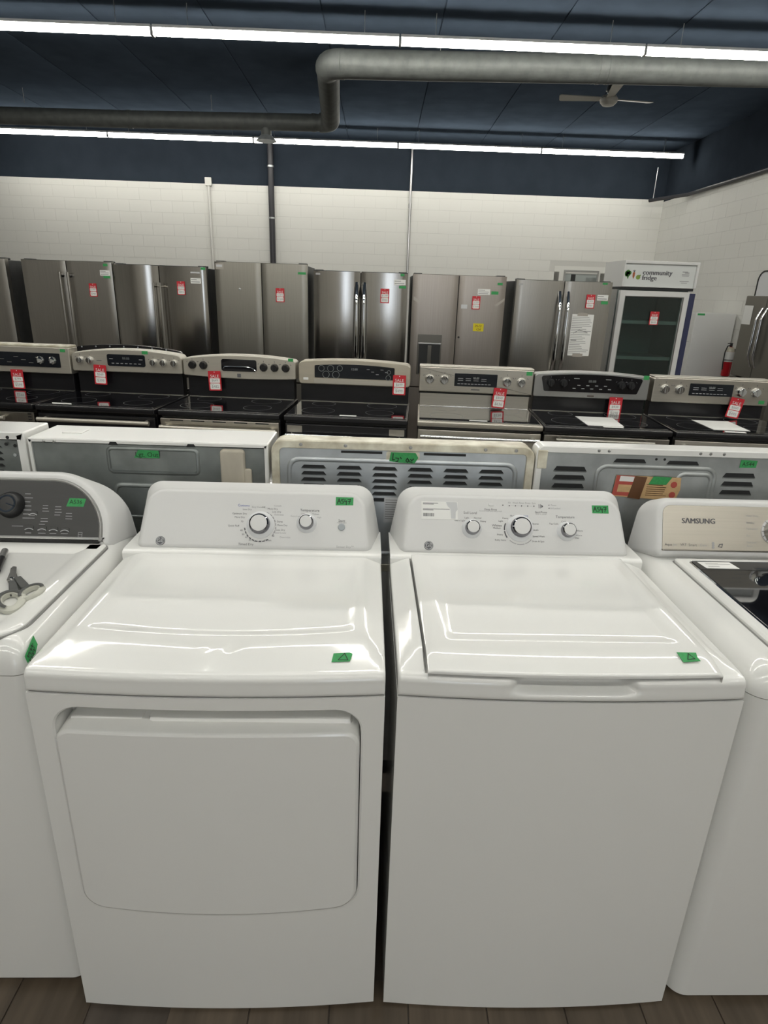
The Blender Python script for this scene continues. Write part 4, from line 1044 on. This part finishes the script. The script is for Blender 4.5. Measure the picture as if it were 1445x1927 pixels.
# r2: black knobs and oval display
c = -1.161
curve = densify(round_poly([(-.374, 1.052), (.374, 1.048), (.374, 1.180), (-.374, 1.172)], [.008, .008, .02, .02], 4), .04)
curve = [(x, z + (.028 * (1 - (x / .374) ** 2) if z > 1.12 else -.0 + .012 * (x / .374) ** 2)) for x, z in curve]
t, cs, dr, fy = far_range('range with pale console, five black knobs and a rounded black display', c - .379, c + .379, 1.045, curve, 'steel_pale', 'black_enamel', 'steel')
d_ = disp(cs, rrect(-.117, .117, 1.100, 1.177, .014), CF, 'black_glass')
obj('display_reflection', MB().tube([(-.110, CF - .006, 1.112), (-.095, CF - .006, 1.128), (-.04, CF - .006, 1.131), (.05, CF - .006, 1.131), (.088, CF - .006, 1.125), (.110, CF - .006, 1.108)], .0028, 6), 'chrome', d_)  # chrome arc shaped as a white reflection across the display
for kx in (-.311, -.237, .163, .235, .308): knob_black(cs, kx, 1.132, CF, .027)
gtape(cs, .326, .360, 1.176, 1.195)
obj('brand_badge', MB().slab(rrect(-.014, .010, 1.062, 1.085, .002), front_at(CF), 0, .002), 'print', cs)
for k in range(5): obj('vent_slot', MB().box(-.30 + k * .13, -.22 + k * .13, fy + .0105, fy + .013, .855, .861), 'slot', dr)
oven_handle(dr, fy, .822, -.350, .350, .014, 'steel_range', .006)
price_tag('red sale tag on the range with five black knobs', rng_at(-1.326, CF - .010, 1.098), RNG_A, math.radians(-1.5), '$649', '$482')
# r3: bisque-edged rounded console with touch panel
c = -.401
rnd = densify(round_poly([(-.366, 1.038), (.366, 1.038), (.366, 1.182), (-.366, 1.182)], [.022, .022, .03, .03], 5), .04)
rnd = [(x, z + (.018 * (1 - (x / .366) ** 2) if z > 1.12 else 0)) for x, z in rnd]
t, cs, dr, fy = far_range('range with rounded beige console and wide black touch panel', c - .379, c + .379, 1.035, rnd, 'bisque', 'black_enamel', 'black')
pol = densify(rrect(-.260, .262, 1.082, 1.160, .006), .04); pol = [(x, z + (.012 * (1 - (x / .26) ** 2) if z > 1.12 else 0)) for x, z in pol]
d_ = disp(cs, pol, CF)
rg = MB()
for ex, ez, er in ((-.215, 1.142, .017), (-.155, 1.143, .019), (-.185, 1.104, .020), (-.120, 1.104, .021), (-.095, 1.146, .016), (.222, 1.096, .014), (.225, 1.132, .010)):
    for k in range(20):
        a0, a1 = 2 * math.pi * k / 20, 2 * math.pi * (k + 1) / 20
        rg.quad(*[(ex + q * math.cos(a), CF - .0048, ez + q * math.sin(a)) for q, a in ((er, a0), (er + .003, a0), (er + .003, a1), (er, a1))])
obj('display_print', rg, 'galv_dark', d_, flip_fix=False); digits(d_, .0, 1.142, CF, .02, '12:00', 'galv'); small_print(d_, [(.09 + i * .03, 1.145 - (i % 3) * .015, .016, .003) for i in range(5)], CF)
obj('silver_strip', MB().slab(rrect(-.266, .266, 1.044, 1.076, .004), front_at(CF), 0, .003, .001), 'steel_pale', cs)
obj('badge', MB().slab(rrect(-.335, -.302, 1.064, 1.080, .002), front_at(CF), 0, .002), 'paper', cs)
for kx in (-.305, .305): obj('corner_plate', MB().slab(rrect(kx - .045, kx + .045, .818, .858, .003), front_at(fy + .012), 0, .002), 'steel_range', dr)
oven_handle(dr, fy, .808, -.352, .352, .010, 'chrome')
price_tag('red sale tag at the right end of the beige rounded console', rng_at(-.105, CF - .010, 1.118), RNG_A, math.radians(.5), '$699', '$499')
# r4: all stainless
c = .389
t, cs, dr, fy = far_range('all-stainless range with four steel knobs in the middle of the row', c - .379, c + .379, 1.012, rrect(-.367, .367, 1.018, 1.178, .004), 'steel_range', 'steel_range', 'steel_lip')
obj('console_gap', MB().box(-.365, .365, .004, .03, 1.006, 1.020), 'slot', cs)
obj('top_edge', MB().bbox(-.367, .367, -.020, .08, 1.176, 1.186, .004), 'steel_pale', cs)
d_ = disp(cs, rrect(-.138, .136, 1.062, 1.144, .003), CF); digits(d_, .0, 1.118, CF, .018, '88:88', 'galv_dark'); small_print(d_, [(-.11 + i * .022, 1.078, .012, .004) for i in range(10)] + [(-.10 + (i % 4) * .05, 1.10 + .012 * (i // 4), .03, .003) for i in range(8)], CF)
for kx in (-.298, -.203, .199, .291): knob_round(cs, kx, 1.100, CF, .031, 'chrome')
gtape(cs, .318, .356, 1.146, 1.170)
small_print(cs, [(0, 1.042, .05, .006)], CF + .004, 'print')
oven_handle(dr, fy, .835, -.345, .345, .011, 'chrome', .008)
price_tag('red sale tag on the all-stainless range', rng_at(.551, CF - .012, 1.060), RNG_A, math.radians(4), '$850', '$636')
# r5: dark arched panel in grey frame
c = 1.128
ar = densify(round_poly([(-.366, 1.016), (.362, 1.016), (.362, 1.160), (-.366, 1.160)], [.012, .012, .02, .02], 4), .04)
ar = [(x, z + (.020 * (1 - (x / .366) ** 2) if z > 1.1 else 0)) for x, z in ar]
t, cs, dr, fy = far_range('range with grey arched console around a dark tapered panel', c - .379, c + .379, 1.014, ar, 'grey_metal', 'black_enamel', 'grey')
inn = densify(round_poly([(-.300, 1.054), (.290, 1.054), (.318, 1.150), (-.325, 1.150)], [.012] * 4, 4), .04); inn = [(x, z + (.018 * (1 - (x / .32) ** 2) if z > 1.1 else 0)) for x, z in inn]
d_ = disp(cs, inn, CF, 'black_glass')
for kx in (-.262, -.180, .185, .245): knob_black(d_, kx, 1.108, CF - .004, .026)
digits(d_, .0, 1.125, CF, .022, '88:88', 'galv_dark'); small_print(d_, [(-.11 + i * .028, 1.078 + (i % 2) * .02, .014, .005) for i in range(9)] + [(-.10, 1.14, .03, .004), (.10, 1.14, .03, .004)], CF, 'galv')
gtape(cs, .318, .352, 1.148, 1.174)
obj('brand_badge', MB().slab(rrect(-.020, .022, 1.026, 1.038, .003), front_at(CF), 0, .002), 'chrome', cs)
oven_handle(dr, fy, .848, -.30, .26, .013, 'steel_dark')
price_tag('red sale tag above white paper on the grey arched range', rng_at(1.292, CF - .010, 1.032), RNG_A, math.radians(0), '$930', '$698')
# r6: stainless with knobs, cut by the right edge
c = 1.880
t, cs, dr, fy = far_range('stainless range with four steel knobs at the right edge of the row', c - .379, c + .379, 1.008, rrect(-.366, .366, 1.010, 1.166, .012), 'steel_range', 'black_enamel', 'steel')
obj('top_edge', MB().bbox(-.366, .366, -.020, .08, 1.164, 1.174, .004), 'steel_pale', cs)
d_ = disp(cs, rrect(-.138, .132, 1.062, 1.138, .003), CF); digits(d_, .0, 1.115, CF, .018, '88:88', 'galv_dark'); small_print(d_, [(-.11 + i * .022, 1.076, .012, .004) for i in range(10)] + [(-.10 + (i % 4) * .05, 1.10 + .012 * (i // 4), .03, .003) for i in range(8)], CF)
for kx in (-.290, -.198, .186, .276): knob_round(cs, kx, 1.096, CF, .031, 'chrome')
gtape(cs, .306, .342, 1.024, 1.046)
oven_handle(dr, fy, .838, -.33, .33, .010, 'chrome')
price_tag('tilted red sale tag on the rightmost stainless range', rng_at(2.052, CF - .012, 1.058), RNG_A, math.radians(9), '$660', '$495')
# papers lying on the cooktops
def paper(label, pts, z=.9225, lift=.0, cat='paper', name='paper_sheet'):
    P = [rng_at(*p) for p in pts]; c = (sum(p[0] for p in P) / 4, sum(p[1] for p in P) / 4)
    o = obj(name, MB().slab([(p[0] - c[0], p[1] - c[1]) for p in P], top_at(0), .0, .0010), 'paper')
    o.location = (c[0], c[1], z); return tag(o, label, cat, 'papers lying on the cooktops')
paper('white paper sheet on the cooktop below the grey arched console', [(1.025, -.44), (1.235, -.44), (1.245, -.16), (1.015, -.16)])
paper('small white slip at the front of the grey arched range', [(1.108, -.478), (1.222, -.478), (1.222, -.448), (1.108, -.448)], name='paper_slip')
paper('white paper sheet on the cooktop of the rightmost range', [(1.762, -.41), (1.972, -.41), (1.978, -.12), (1.752, -.12)])
paper('small white slip at the front of the rightmost range', [(1.805, -.475), (1.92, -.475), (1.925, -.44), (1.81, -.44)], name='paper_slip')
paper('white slip at the front edge of the all-stainless range', [(.330, -.455), (.436, -.455), (.436, -.432), (.330, -.432)], name='paper_slip')
paper('white slip at the front edge of the beige-console range', [(-.441, -.472), (-.341, -.472), (-.341, -.446), (-.441, -.446)], name='paper_slip')
paper('white slip at the front edge of the arched range second from left', [(-2.19, -.470), (-2.07, -.470), (-2.09, -.44), (-2.21, -.44)], name='paper_slip')

# ------------------------------------------------------------------ refrigerators
FY = 6.22
def fridge(label, x0, x1, top, split, dmat, curve_=0., y=FY, curve_r=None, door_h0=.74, depth=.74, side='fridge_side', cat='refrigerator', stick=True):
    t = thing('refrigerator', label, cat, ((x0 + x1) / 2, y, 0)); cx = (x0 + x1) / 2
    a, b, s = x0 - cx, x1 - cx, (split - cx if split else None)
    obj('cabinet', MB().bbox(a + .004, b - .004, .075, depth, .03, top - .012, .006), side, t)
    obj('toe_grille', MB().box(a + .02, b - .02, .09, .5, 0, .03), 'black', t)
    def leaf(u0, u1, z0, z1, name, curve_=curve_):
        n = 14; pl = []
        for k in range(n + 1):
            f = k / n; xx = u0 + (u1 - u0) * f
            e = min(f, 1 - f) * (u1 - u0); r = .010
            rr = 0 if e > r else r - math.sqrt(max(0, r * r - (r - e) ** 2))
            pl.append((xx, -curve_ * math.sin(math.pi * f) + rr))
        pl += [(u1, .07), (u0, .07)]
        return obj(name, MB().rings([[(p[0], p[1] + d, z) for p in pl] for z, d in ((z0, .004), (z0 + .004, 0), (z1 - .004, 0), (z1, .004))]), dmat, t, 30)
    dl = leaf(a + .002, (s - .004 if s is not None else b - .002), door_h0, top, 'door'); drr = None
    if s is not None:
        drr = leaf(s + .004, b - .002, door_h0, top, 'door', curve_ if curve_r is None else curve_r)
        obj('door_seal', MB().box(s - .010, s + .010, .045, .076, door_h0, top - .01), 'slot', t)
    leaf(a + .002, b - .002, .06, door_h0 - .012, 'freezer_drawer')
    for hx in (a + .05, b - .05): obj('hinge_cover', MB().bbox(hx - .04, hx + .04, .05, .13, top - .011, top + .008, .004), side, t)
    return t, dl, drr, cx
def decal(parent, cx, x0, x1, z0, z1, material, name, c=.002, label=None, y=0.):
    return obj(name, MB().slab([(x0 - cx, z0), (x1 - cx, z0), (x1 - cx, z1), (x0 - cx, z1)], front_at(y), c, c + .001), material, parent, label=label)
def arc_handle(parent, x, z0, z1, r, material, d=.055, w=1.0, y=0.):
    pts = []; rr = []
    for k in range(17):
        f = k / 16; pts.append((x, y - d * min(1, math.sin(math.pi * f) * 1.9) - .002, z0 + (z1 - z0) * f)); rr.append(r * (.75 + .25 * math.sin(math.pi * f)))
    return obj('handle', MB().tube(pts, rr, 12), material, parent, 60)
def printlines(parent, cx, x0, x1, z0, z1, n, y=0., c=.0034, seed=1):
    rnd = random.Random(seed); m = MB(); fr = front_at(y)
    for k in range(n):
        z = z1 - (z1 - z0) * (k + .7) / (n + .4); m.stroke([(x0 - cx + .008, z), (x0 - cx + .008 + (x1 - x0 - .016) * rnd.uniform(.5, 1), z)], fr, (z1 - z0) / n * .28, c)
    obj('label_print', m, 'paper_print', parent, flip_fix=False)
# far left, only its corner in view
fridge('dark-sided stainless refrigerator cut by the left edge', -4.43, -3.520, 1.803, -3.97, 'steel')
# A: tubular handles
t, dl, dr_, cx = fridge('stainless refrigerator with two straight tubular handles, second from left', -3.372, -2.528, 1.802, -2.955, 'steel')
for hx, d_ in ((-2.994, dl), (-2.920, dr_)):
    h = obj('handle', MB().tube([(hx - cx, -.055, .80), (hx - cx, -.055, 1.70)], .014, 12), 'steel', d_)
    for z in (.83, 1.67): obj('handle_post', MB().tube([(hx - cx, .004, z), (hx - cx, -.055, z)], .016, 10), 'black', h)
l = decal(dr_, cx, -2.640, -2.546, 1.680, 1.728, 'paper', 'white_label'); printlines(l, cx, -2.64, -2.546, 1.68, 1.728, 3)
decal(dr_, cx, -2.603, -2.561, 1.763, 1.785, 'green', 'green_tape'); decal(dr_, cx, -2.611, -2.549, 1.657, 1.678, 'green', 'green_tape')
price_tag('red sale tag on the refrigerator with tubular handles', (-2.722, FY - .004, 1.608), 0, 0, '$1499', '$999', .118, .072)
# B: curved doors, tapered handles
t, dl, dr_, cx = fridge('stainless refrigerator with curved doors and slim tapered handles', -2.524, -1.642, 1.788, -2.091, 'steel_curved', .050, curve_r=.014)
for hx, d_ in ((-2.122, dl), (-2.058, dr_)):
    pts = [(hx - cx, -.085, .80 + .835 * k / 10) for k in range(11)]
    h = obj('handle', MB().tube(pts, [.016 - .008 * (k / 10) for k in range(11)], 10), 'steel', d_)
    for z in (.83, 1.60): obj('handle_post', MB().tube([(hx - cx, .0, z), (hx - cx, -.085, z)], .008, 8), 'steel_dark', h)
l = decal(dr_, cx, -1.791, -1.694, 1.637, 1.685, 'paper', 'white_label', .014); printlines(l, cx, -1.79, -1.694, 1.637, 1.685, 2, c=.0154)
decal(dr_, cx, -1.787, -1.698, 1.727, 1.741, 'label_grey', 'brand_plate', .014); decal(dr_, cx, -1.690, -1.648, 1.760, 1.782, 'green', 'green_tape', .010)
price_tag('red sale tag on the refrigerator with curved doors', (-1.884, FY - .020, 1.653), 0, 0, '$1299', '$899', .122, .076)
# C: no handles, taller
t, dl, dr_, cx = fridge('tallest stainless refrigerator, flat doors without handles', -1.567, -.690, 1.840, -1.126, 'steel_dark')
decal(dl, cx, -1.553, -1.477, 1.770, 1.823, 'clear_tape', 'taped_label'); decal(dl, cx, -1.545, -1.490, 1.790, 1.812, 'label_grey', 'taped_label', .0032)
decal(dr_, cx, -.781, -.706, 1.748, 1.769, 'green', 'green_tape')
obj('dent', MB().lathe([(.012, .0), (.008, .001), (.002, .0012)], frame((-1.335 - cx, -.0005, 1.60), (1, 0, 0), (0, 0, 1), (0, -1, 0)), 12), 'grey_metal', dl)
price_tag('red sale tag on the handleless tallest refrigerator', (-.953, FY - .004, 1.621), 0, 0, '$1899', '$1299', .126, .082)
# D: curved doors, bright arc handles
t, dl, dr_, cx = fridge('stainless refrigerator with bright chrome handles below the thin conduit', -.635, .260, 1.792, -.188, 'steel_curved', .018, curve_r=.010)
for hx, d_ in ((-.224, dl), (-.152, dr_)): arc_handle(d_, hx - cx, .86, 1.692, .022, 'chrome', .065)
l = decal(dr_, cx, .129, .237, 1.684, 1.732, 'paper', 'white_label', .014); printlines(l, cx, .129, .237, 1.684, 1.732, 2, c=.0152)
decal(dr_, cx, .187, .223, 1.763, 1.785, 'green', 'green_tape', .012); decal(dr_, cx, .177, .243, 1.655, 1.677, 'green', 'green_tape', .010)
decal(dl, cx, -.612, -.570, 1.752, 1.768, 'grey_metal', 'brand_plate', .010)
price_tag('red sale tag on the refrigerator with bright chrome handles', (.044, FY - .016, 1.648), 0, 0, '$1399', '$950', .130, .084)
# E: dispenser, yellow note
t, dl, dr_, cx = fridge('brownish stainless refrigerator with a water dispenser and a yellow note', .304, 1.198, 1.791, .745, 'steel_warm', .006)
dp = obj('dispenser', MB().slab(rrect(.378 - cx, .612 - cx, .86, 1.245, .008), front_at(-.004), 0, .006, .002), 'steel_deep', dl)
dn = obj('dispenser_cavity', MB().slab(rrect(.392 - cx, .600 - cx, .87, 1.150, .006), front_at(-.010), 0, .001), 'slot', dp)
obj('dispenser_strip', MB().bbox(.385 - cx, .606 - cx, -.016, -.008, 1.150, 1.164, .002), 'pipe_steel', dp)
obj('paddle', MB().bbox(.478 - cx, .516 - cx, -.016, -.009, .88, 1.14, .003), 'steel_deep', dp)
l = decal(dr_, cx, .928, 1.045, 1.622, 1.674, 'paper', 'white_label', .008); printlines(l, cx, .928, 1.045, 1.622, 1.674, 3, c=.0092)
decal(dr_, cx, 1.057, 1.125, 1.628, 1.656, 'green', 'green_tape', .008); decal(dr_, cx, 1.110, 1.158, 1.713, 1.735, 'green', 'green_tape', .006)
decal(dr_, cx, .778, .837, 1.492, 1.529, 'label_grey', 'grey_label', .006)
yn = decal(dr_, cx, .908, 1.010, 1.287, 1.360, 'yellow', 'yellow_note', .008, 'yellow note with handwriting'); 
m = MB(); marker_scribble(m, front_at(0), .959 - cx, 1.335, .022, .004, 8, 4); marker_scribble(m, front_at(0), .965 - cx, 1.305, .022, .004, 9, 3)
o = obj('handwriting', m, 'brown_tape', yn, flip_fix=False); o.location = (0, -.0085, 0)
obj('packing_tape', MB().slab([(.317 - cx, 1.560), (.372 - cx, 1.525), (.384 - cx, 1.545), (.320 - cx, 1.590)], front_at(0), .003, .004), 'clear_tape', dl)
obj('packing_tape', MB().slab([(1.098 - cx, 1.530), (1.115 - cx, 1.515), (1.188 - cx, 1.575), (1.188 - cx, 1.600)], front_at(0), .004, .005), 'clear_tape', dr_)
obj('lock_hole', MB().lathe([(.010, .004), (.010, .006)], frame((.775 - cx, 0, 1.225), (1, 0, 0), (0, 0, 1), (0, -1, 0)), 10), 'slot', dr_)
price_tag('red sale tag above the yellow note', (.918, FY - .016, 1.609), 0, 0, '$1599', '$1099', .120, .078)
# F: arc handles, paper sheet
t, dl, dr_, cx = fridge('stainless refrigerator with chrome handles and a taped paper sheet', 1.290, 2.212, 1.772, 1.752, 'steel', .010)
for hx, d_ in ((1.712, dl), (1.792, dr_)): arc_handle(d_, hx - cx, .90, 1.672, .022, 'chrome', .06)
l = decal(dr_, cx, 2.073, 2.177, 1.606, 1.656, 'paper', 'white_label', .010); printlines(l, cx, 2.073, 2.177, 1.606, 1.656, 2, c=.0112)
decal(dr_, cx, 2.117, 2.182, 1.573, 1.600, 'green', 'green_tape', .010); decal(dr_, cx, 2.107, 2.155, 1.749, 1.766, 'green', 'green_tape', .008)
ps = decal(dr_, cx, 1.855, 2.066, 1.088, 1.475, 'paper', 'spec_sheet', .012, 'white printed paper sheet taped to the door'); 
printlines(ps, cx, 1.855, 2.066, 1.10, 1.46, 22, c=.0134, seed=5)
m = MB(); m.stroke([(1.89 - cx, 1.30), (1.94 - cx, 1.33), (2.02 - cx, 1.31)], front_at(0), .006, .0136); m.stroke([(1.875 - cx, 1.235), (1.92 - cx, 1.235)], front_at(0), .010, .0136); obj('diagram_print', m, 'paper_print', ps, flip_fix=False)
for z in (1.475, 1.092): obj('packing_tape', MB().slab([(1.905 - cx, z - .016), (2.005 - cx, z - .016), (2.005 - cx, z + .016), (1.905 - cx, z + .016)], front_at(0), .0138, .0145), 'clear_tape', ps)
decal(dl, cx, 1.312, 1.352, 1.722, 1.738, 'grey_metal', 'brand_plate', .006)
price_tag('red sale tag above the taped paper sheet', (2.010, FY - .018, 1.657), 0, 0, '$1450', '$980', .126, .084)

# glass-door cooler
GY, gx0, gx1 = 6.60, 2.425, 3.135
cx = (gx0 + gx1) / 2; hw = (gx1 - gx0) / 2
t = thing('display_cooler', 'white glass-door cooler with a community fridge sign on top', 'display cooler', (cx, GY, 0))
sh = MB()
sh.box(-hw, -hw + .03, .04, .70, .0, 1.72); sh.box(hw - .03, hw, .04, .70, .0, 1.72); sh.box(-hw + .03, hw - .03, .67, .70, .0, 1.72); sh.box(-hw + .03, hw - .03, .04, .67, 1.68, 1.72); sh.box(-hw + .03, hw - .03, .04, .67, .0, .20)
obj('cabinet', sh, 'interior', t)
obj('side_skin', MB().bbox(hw + .001, hw + .085, .045, .70, .0, 1.70, .004), 'navy', t, label='navy side panel')
obj('side_skin', MB().bbox(-hw - .012, -hw - .001, .06, .70, .0, 1.72, .002), 'grey_metal', t)
# door frame and glass
fr = front_at(0); o_ = [(-hw, .12), (hw, .12), (hw, 1.712), (-hw, 1.712)]; i_ = [(-hw + .062, .19), (hw - .062, .19), (hw - .062, 1.652), (-hw + .062, 1.652)]
dm = MB().rings([[fr(*p, -.038) for p in i_], [fr(*p, .006) for p in i_], [fr(*p, .012) for p in offset(i_, .012)], [fr(*p, .012) for p in offset(o_, -.004)], [fr(*p, .006) for p in o_], [fr(*p, -.038) for p in o_], [fr(*p, -.038) for p in i_]], False, False)
dr = obj('door', dm, 'white_cool', t)
obj('glass', MB().box(-hw + .060, hw - .060, .008, .014, .188, 1.654), 'glass_dark', dr)
obj('door_gasket', MB().rings([[fr(*p, .0125) for p in offset(i_, .010)], [fr(*p, .0135) for p in offset(i_, .006)], [fr(*p, .006) for p in i_]], False, False), 'grey_metal', dr)
for z in (.42, .72, 1.04, 1.40):
    s_ = obj('shelf', MB().bbox(-hw + .035, hw - .035, .06, .62, z, z + .012, .003), 'galv', t)
    obj('shelf_lip', MB().bbox(-hw + .035, hw - .035, .050, .060, z - .012, z + .022, .002), 'pipe_white', s_)
hd = MB(); bx = [(-hw + .005, 1.745), (hw + .05, 1.745), (hw + .05, 1.992), (-hw + .005, 1.992)]; bi = [(-hw + .018, 1.752), (hw + .025, 1.752), (hw + .025, 1.965), (-hw + .018, 1.965)]
hd.rings([[fr(*p, -.014) for p in bi], [fr(*p, .010) for p in bi], [fr(*p, .012) for p in offset(bi, .003)], [fr(*p, .012) for p in offset(bx, -.003)], [fr(*p, .008) for p in bx], [fr(*p, -.55) for p in bx]], False, True)
he = obj('header', hd, 'white_cool', t)
obj('header_shadow_gap', MB().box(-hw + .0, hw + .03, .0, .6, 1.720, 1.745), 'slot', t)
sg = obj('sign_panel', MB().slab(bi, front_at(.012), -.006, .0), 'sign', he)
sf = front_at(.012); tx = MB()
tx.text('community', sf, -.150, 1.884, .066, 'LEFT', .001); tx.text('fridge', sf, -.150, 1.834, .066, 'LEFT', .001)
tx2 = MB()
for dx_ in (-.0028, -.0014, 0., .0014, .0028): tx2.add([(v[0] + dx_, v[1] - dx_ * .02, v[2]) for v in tx.v], tx.f)
obj('lettering', tx2, 'print', sg, flip_fix=False)
sp = MB()
for a, b, z, h in ((.255, .300, 1.900, .010), (.280, .315, 1.892, .010), (.250, .318, 1.875, .008), (.252, .316, 1.862, .006), (.240, .325, 1.812, .008), (.255, .310, 1.797, .007)): sp.stroke([(a, z), (b, z)], sf, h, .001)
obj('small_print', sp, 'print_light', sg, flip_fix=False)
bro = MB()
for a, b, r in ((-.312, 1.872, .020), (-.298, 1.885, .020), (-.282, 1.876, .019), (-.296, 1.862, .022), (-.310, 1.855, .015)): bro.slab(circle(a, b, r, 14), sf, .0004, .001)
bro.slab([(-.298, 1.822), (-.288, 1.822), (-.286, 1.850), (-.302, 1.850)], sf, .0004, .0010)
obj('broccoli_picture', bro, 'veg_green', sg)
obj('carrot_picture', MB().slab([(-.238, 1.818), (-.228, 1.845), (-.226, 1.878), (-.234, 1.886), (-.243, 1.884), (-.250, 1.876), (-.248, 1.845)], sf, .0004, .0010), 'orange', sg)
obj('carrot_leaf', MB().slab([(-.240, 1.884), (-.234, 1.884), (-.222, 1.902), (-.232, 1.898), (-.236, 1.910), (-.240, 1.898), (-.252, 1.904)], sf, .0004, .0010), 'print', sg)
obj('lime_picture', MB().slab(circle(-.190, 1.838, .022, 18), sf, .0004, .0010).slab([(-.186, 1.856), (-.168, 1.864), (-.164, 1.852), (-.178, 1.846)], sf, .0004, .0010), 'lime', sg)
price_tag('red sale tag on the glass door of the cooler', (cx + .035, GY - .006, 1.516), 0, 0, '$900', '$650', .132, .092)

# white refrigerator in the corner
t = thing('refrigerator', 'plain white refrigerator standing in the far right corner', 'refrigerator', (5.02, 9.60, 0))
obj('cabinet', MB().bbox(-.300, .300, .06, .68, .03, 1.462, .008), 'white_cool', t)
obj('door', MB().bbox(-.305, .305, 0, .058, .06, 1.468, .010), 'white_cool', t); obj('side_seam', MB().box(-.3015, -.2995, .062, .40, 1.040, 1.046), 'grey_metal', t)
decal(t, 0, -.280, -.170, 1.432, 1.460, 'green', 'green_tape', .001)
obj('foot_base', MB().box(-.28, .28, .08, .62, 0, .03), 'black', t)
# extinguisher hung on the right wall
t = thing('fire_extinguisher', 'red fire extinguisher with a white label on the right wall', 'fire extinguisher', (5.22, 9.38, .58))
zf = frame((0, 0, 0), (1, 0, 0), (0, 1, 0), (0, 0, 1))
obj('cylinder', MB().lathe([(.05, 0), (.062, .01), (.063, .36), (.055, .40), (.03, .425), (.02, .43)], zf, 20), 'red_gloss', t)
obj('label_wrap', MB().lathe([(.0638, .215), (.0638, .36)], zf, 20), 'paper', t); 
obj('label_band', MB().lathe([(.0642, .225), (.0642, .25)], zf, 20), 'paper_print', t)
obj('label_top', MB().lathe([(.0636, .362), (.056, .402), (.034, .425)], zf, 20), 'cream', t)
obj('valve', MB().lathe([(.018, .42), (.020, .46), (.012, .475)], zf, 12), 'black', t)
obj('lever', MB().bbox(-.055, .02, -.010, .010, .47, .482, .003), 'black', t)
obj('hose', MB().tube([(-.015, 0, .45), (-.06, -.02, .44), (-.085, -.025, .36), (-.082, -.02, .20), (-.07, -.015, .10)], .008, 8), 'black_rubber', t)
obj('wall_bracket', MB().box(.06, .127, -.02, .02, .36, .40), 'black', t)
# stainless refrigerator against the right wall, facing left, and a pale panel behind it
def side_fridge():
    x, y0, y1, top = 4.62, 7.28, 8.19, 1.715
    t = thing('refrigerator', 'dark stainless refrigerator along the right wall with a white paper on its door', 'refrigerator', (x, (y0 + y1) / 2, 0), -math.pi / 2)
    hw = (y1 - y0) / 2            # local +x points towards the viewer (-y), local -y faces left
    obj('cabinet', MB().bbox(-hw + .004, hw - .004, .075, .70, .03, top - .012, .006), 'fridge_side', t)
    obj('toe_grille', MB().box(-hw + .02, hw - .02, .09, .5, 0, .03), 'black', t)
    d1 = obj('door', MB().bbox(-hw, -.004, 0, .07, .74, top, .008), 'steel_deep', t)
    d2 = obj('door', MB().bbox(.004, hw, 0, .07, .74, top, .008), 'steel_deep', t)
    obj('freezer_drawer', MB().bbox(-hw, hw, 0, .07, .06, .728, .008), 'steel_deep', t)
    decal(d1, 0, -.44, -.25, 1.375, 1.60, 'paper', 'paper_sheet', .003)
    for hx, d in ((-.05, d1), (.05, d2)): arc_handle(d, hx, .88, 1.575, .016, 'chrome', .05)
    obj('bracket', MB().bbox(.20, .27, -.03, .0, 1.42, 1.48, .004), 'black', d2)
side_fridge()
pl = round_poly([(-.42, .0), (.42, .0), (.42, 2.035), (-.42, 2.035)], [.01, .01, .12, .12], 8)
t = thing('wall_panel', 'pale tall panel with rounded dark-edged corners against the right wall', 'panel', (5.26, 8.70, 0), -math.pi / 2)
obj('face', MB().slab(pl, front_at(0), -.05, 0, .006), 'plastic_grey', t, 40)
fp_ = front_at(0)
obj('edge_trim', MB().rings([[fp_(p[0], p[1], -.05) for p in offset(pl, .001)], [fp_(p[0], p[1], -.05) for p in offset(pl, .020)], [fp_(p[0], p[1], .005) for p in offset(pl, .020)], [fp_(p[0], p[1], .005) for p in offset(pl, .001)]], False, False), 'black_enamel', t, 40)
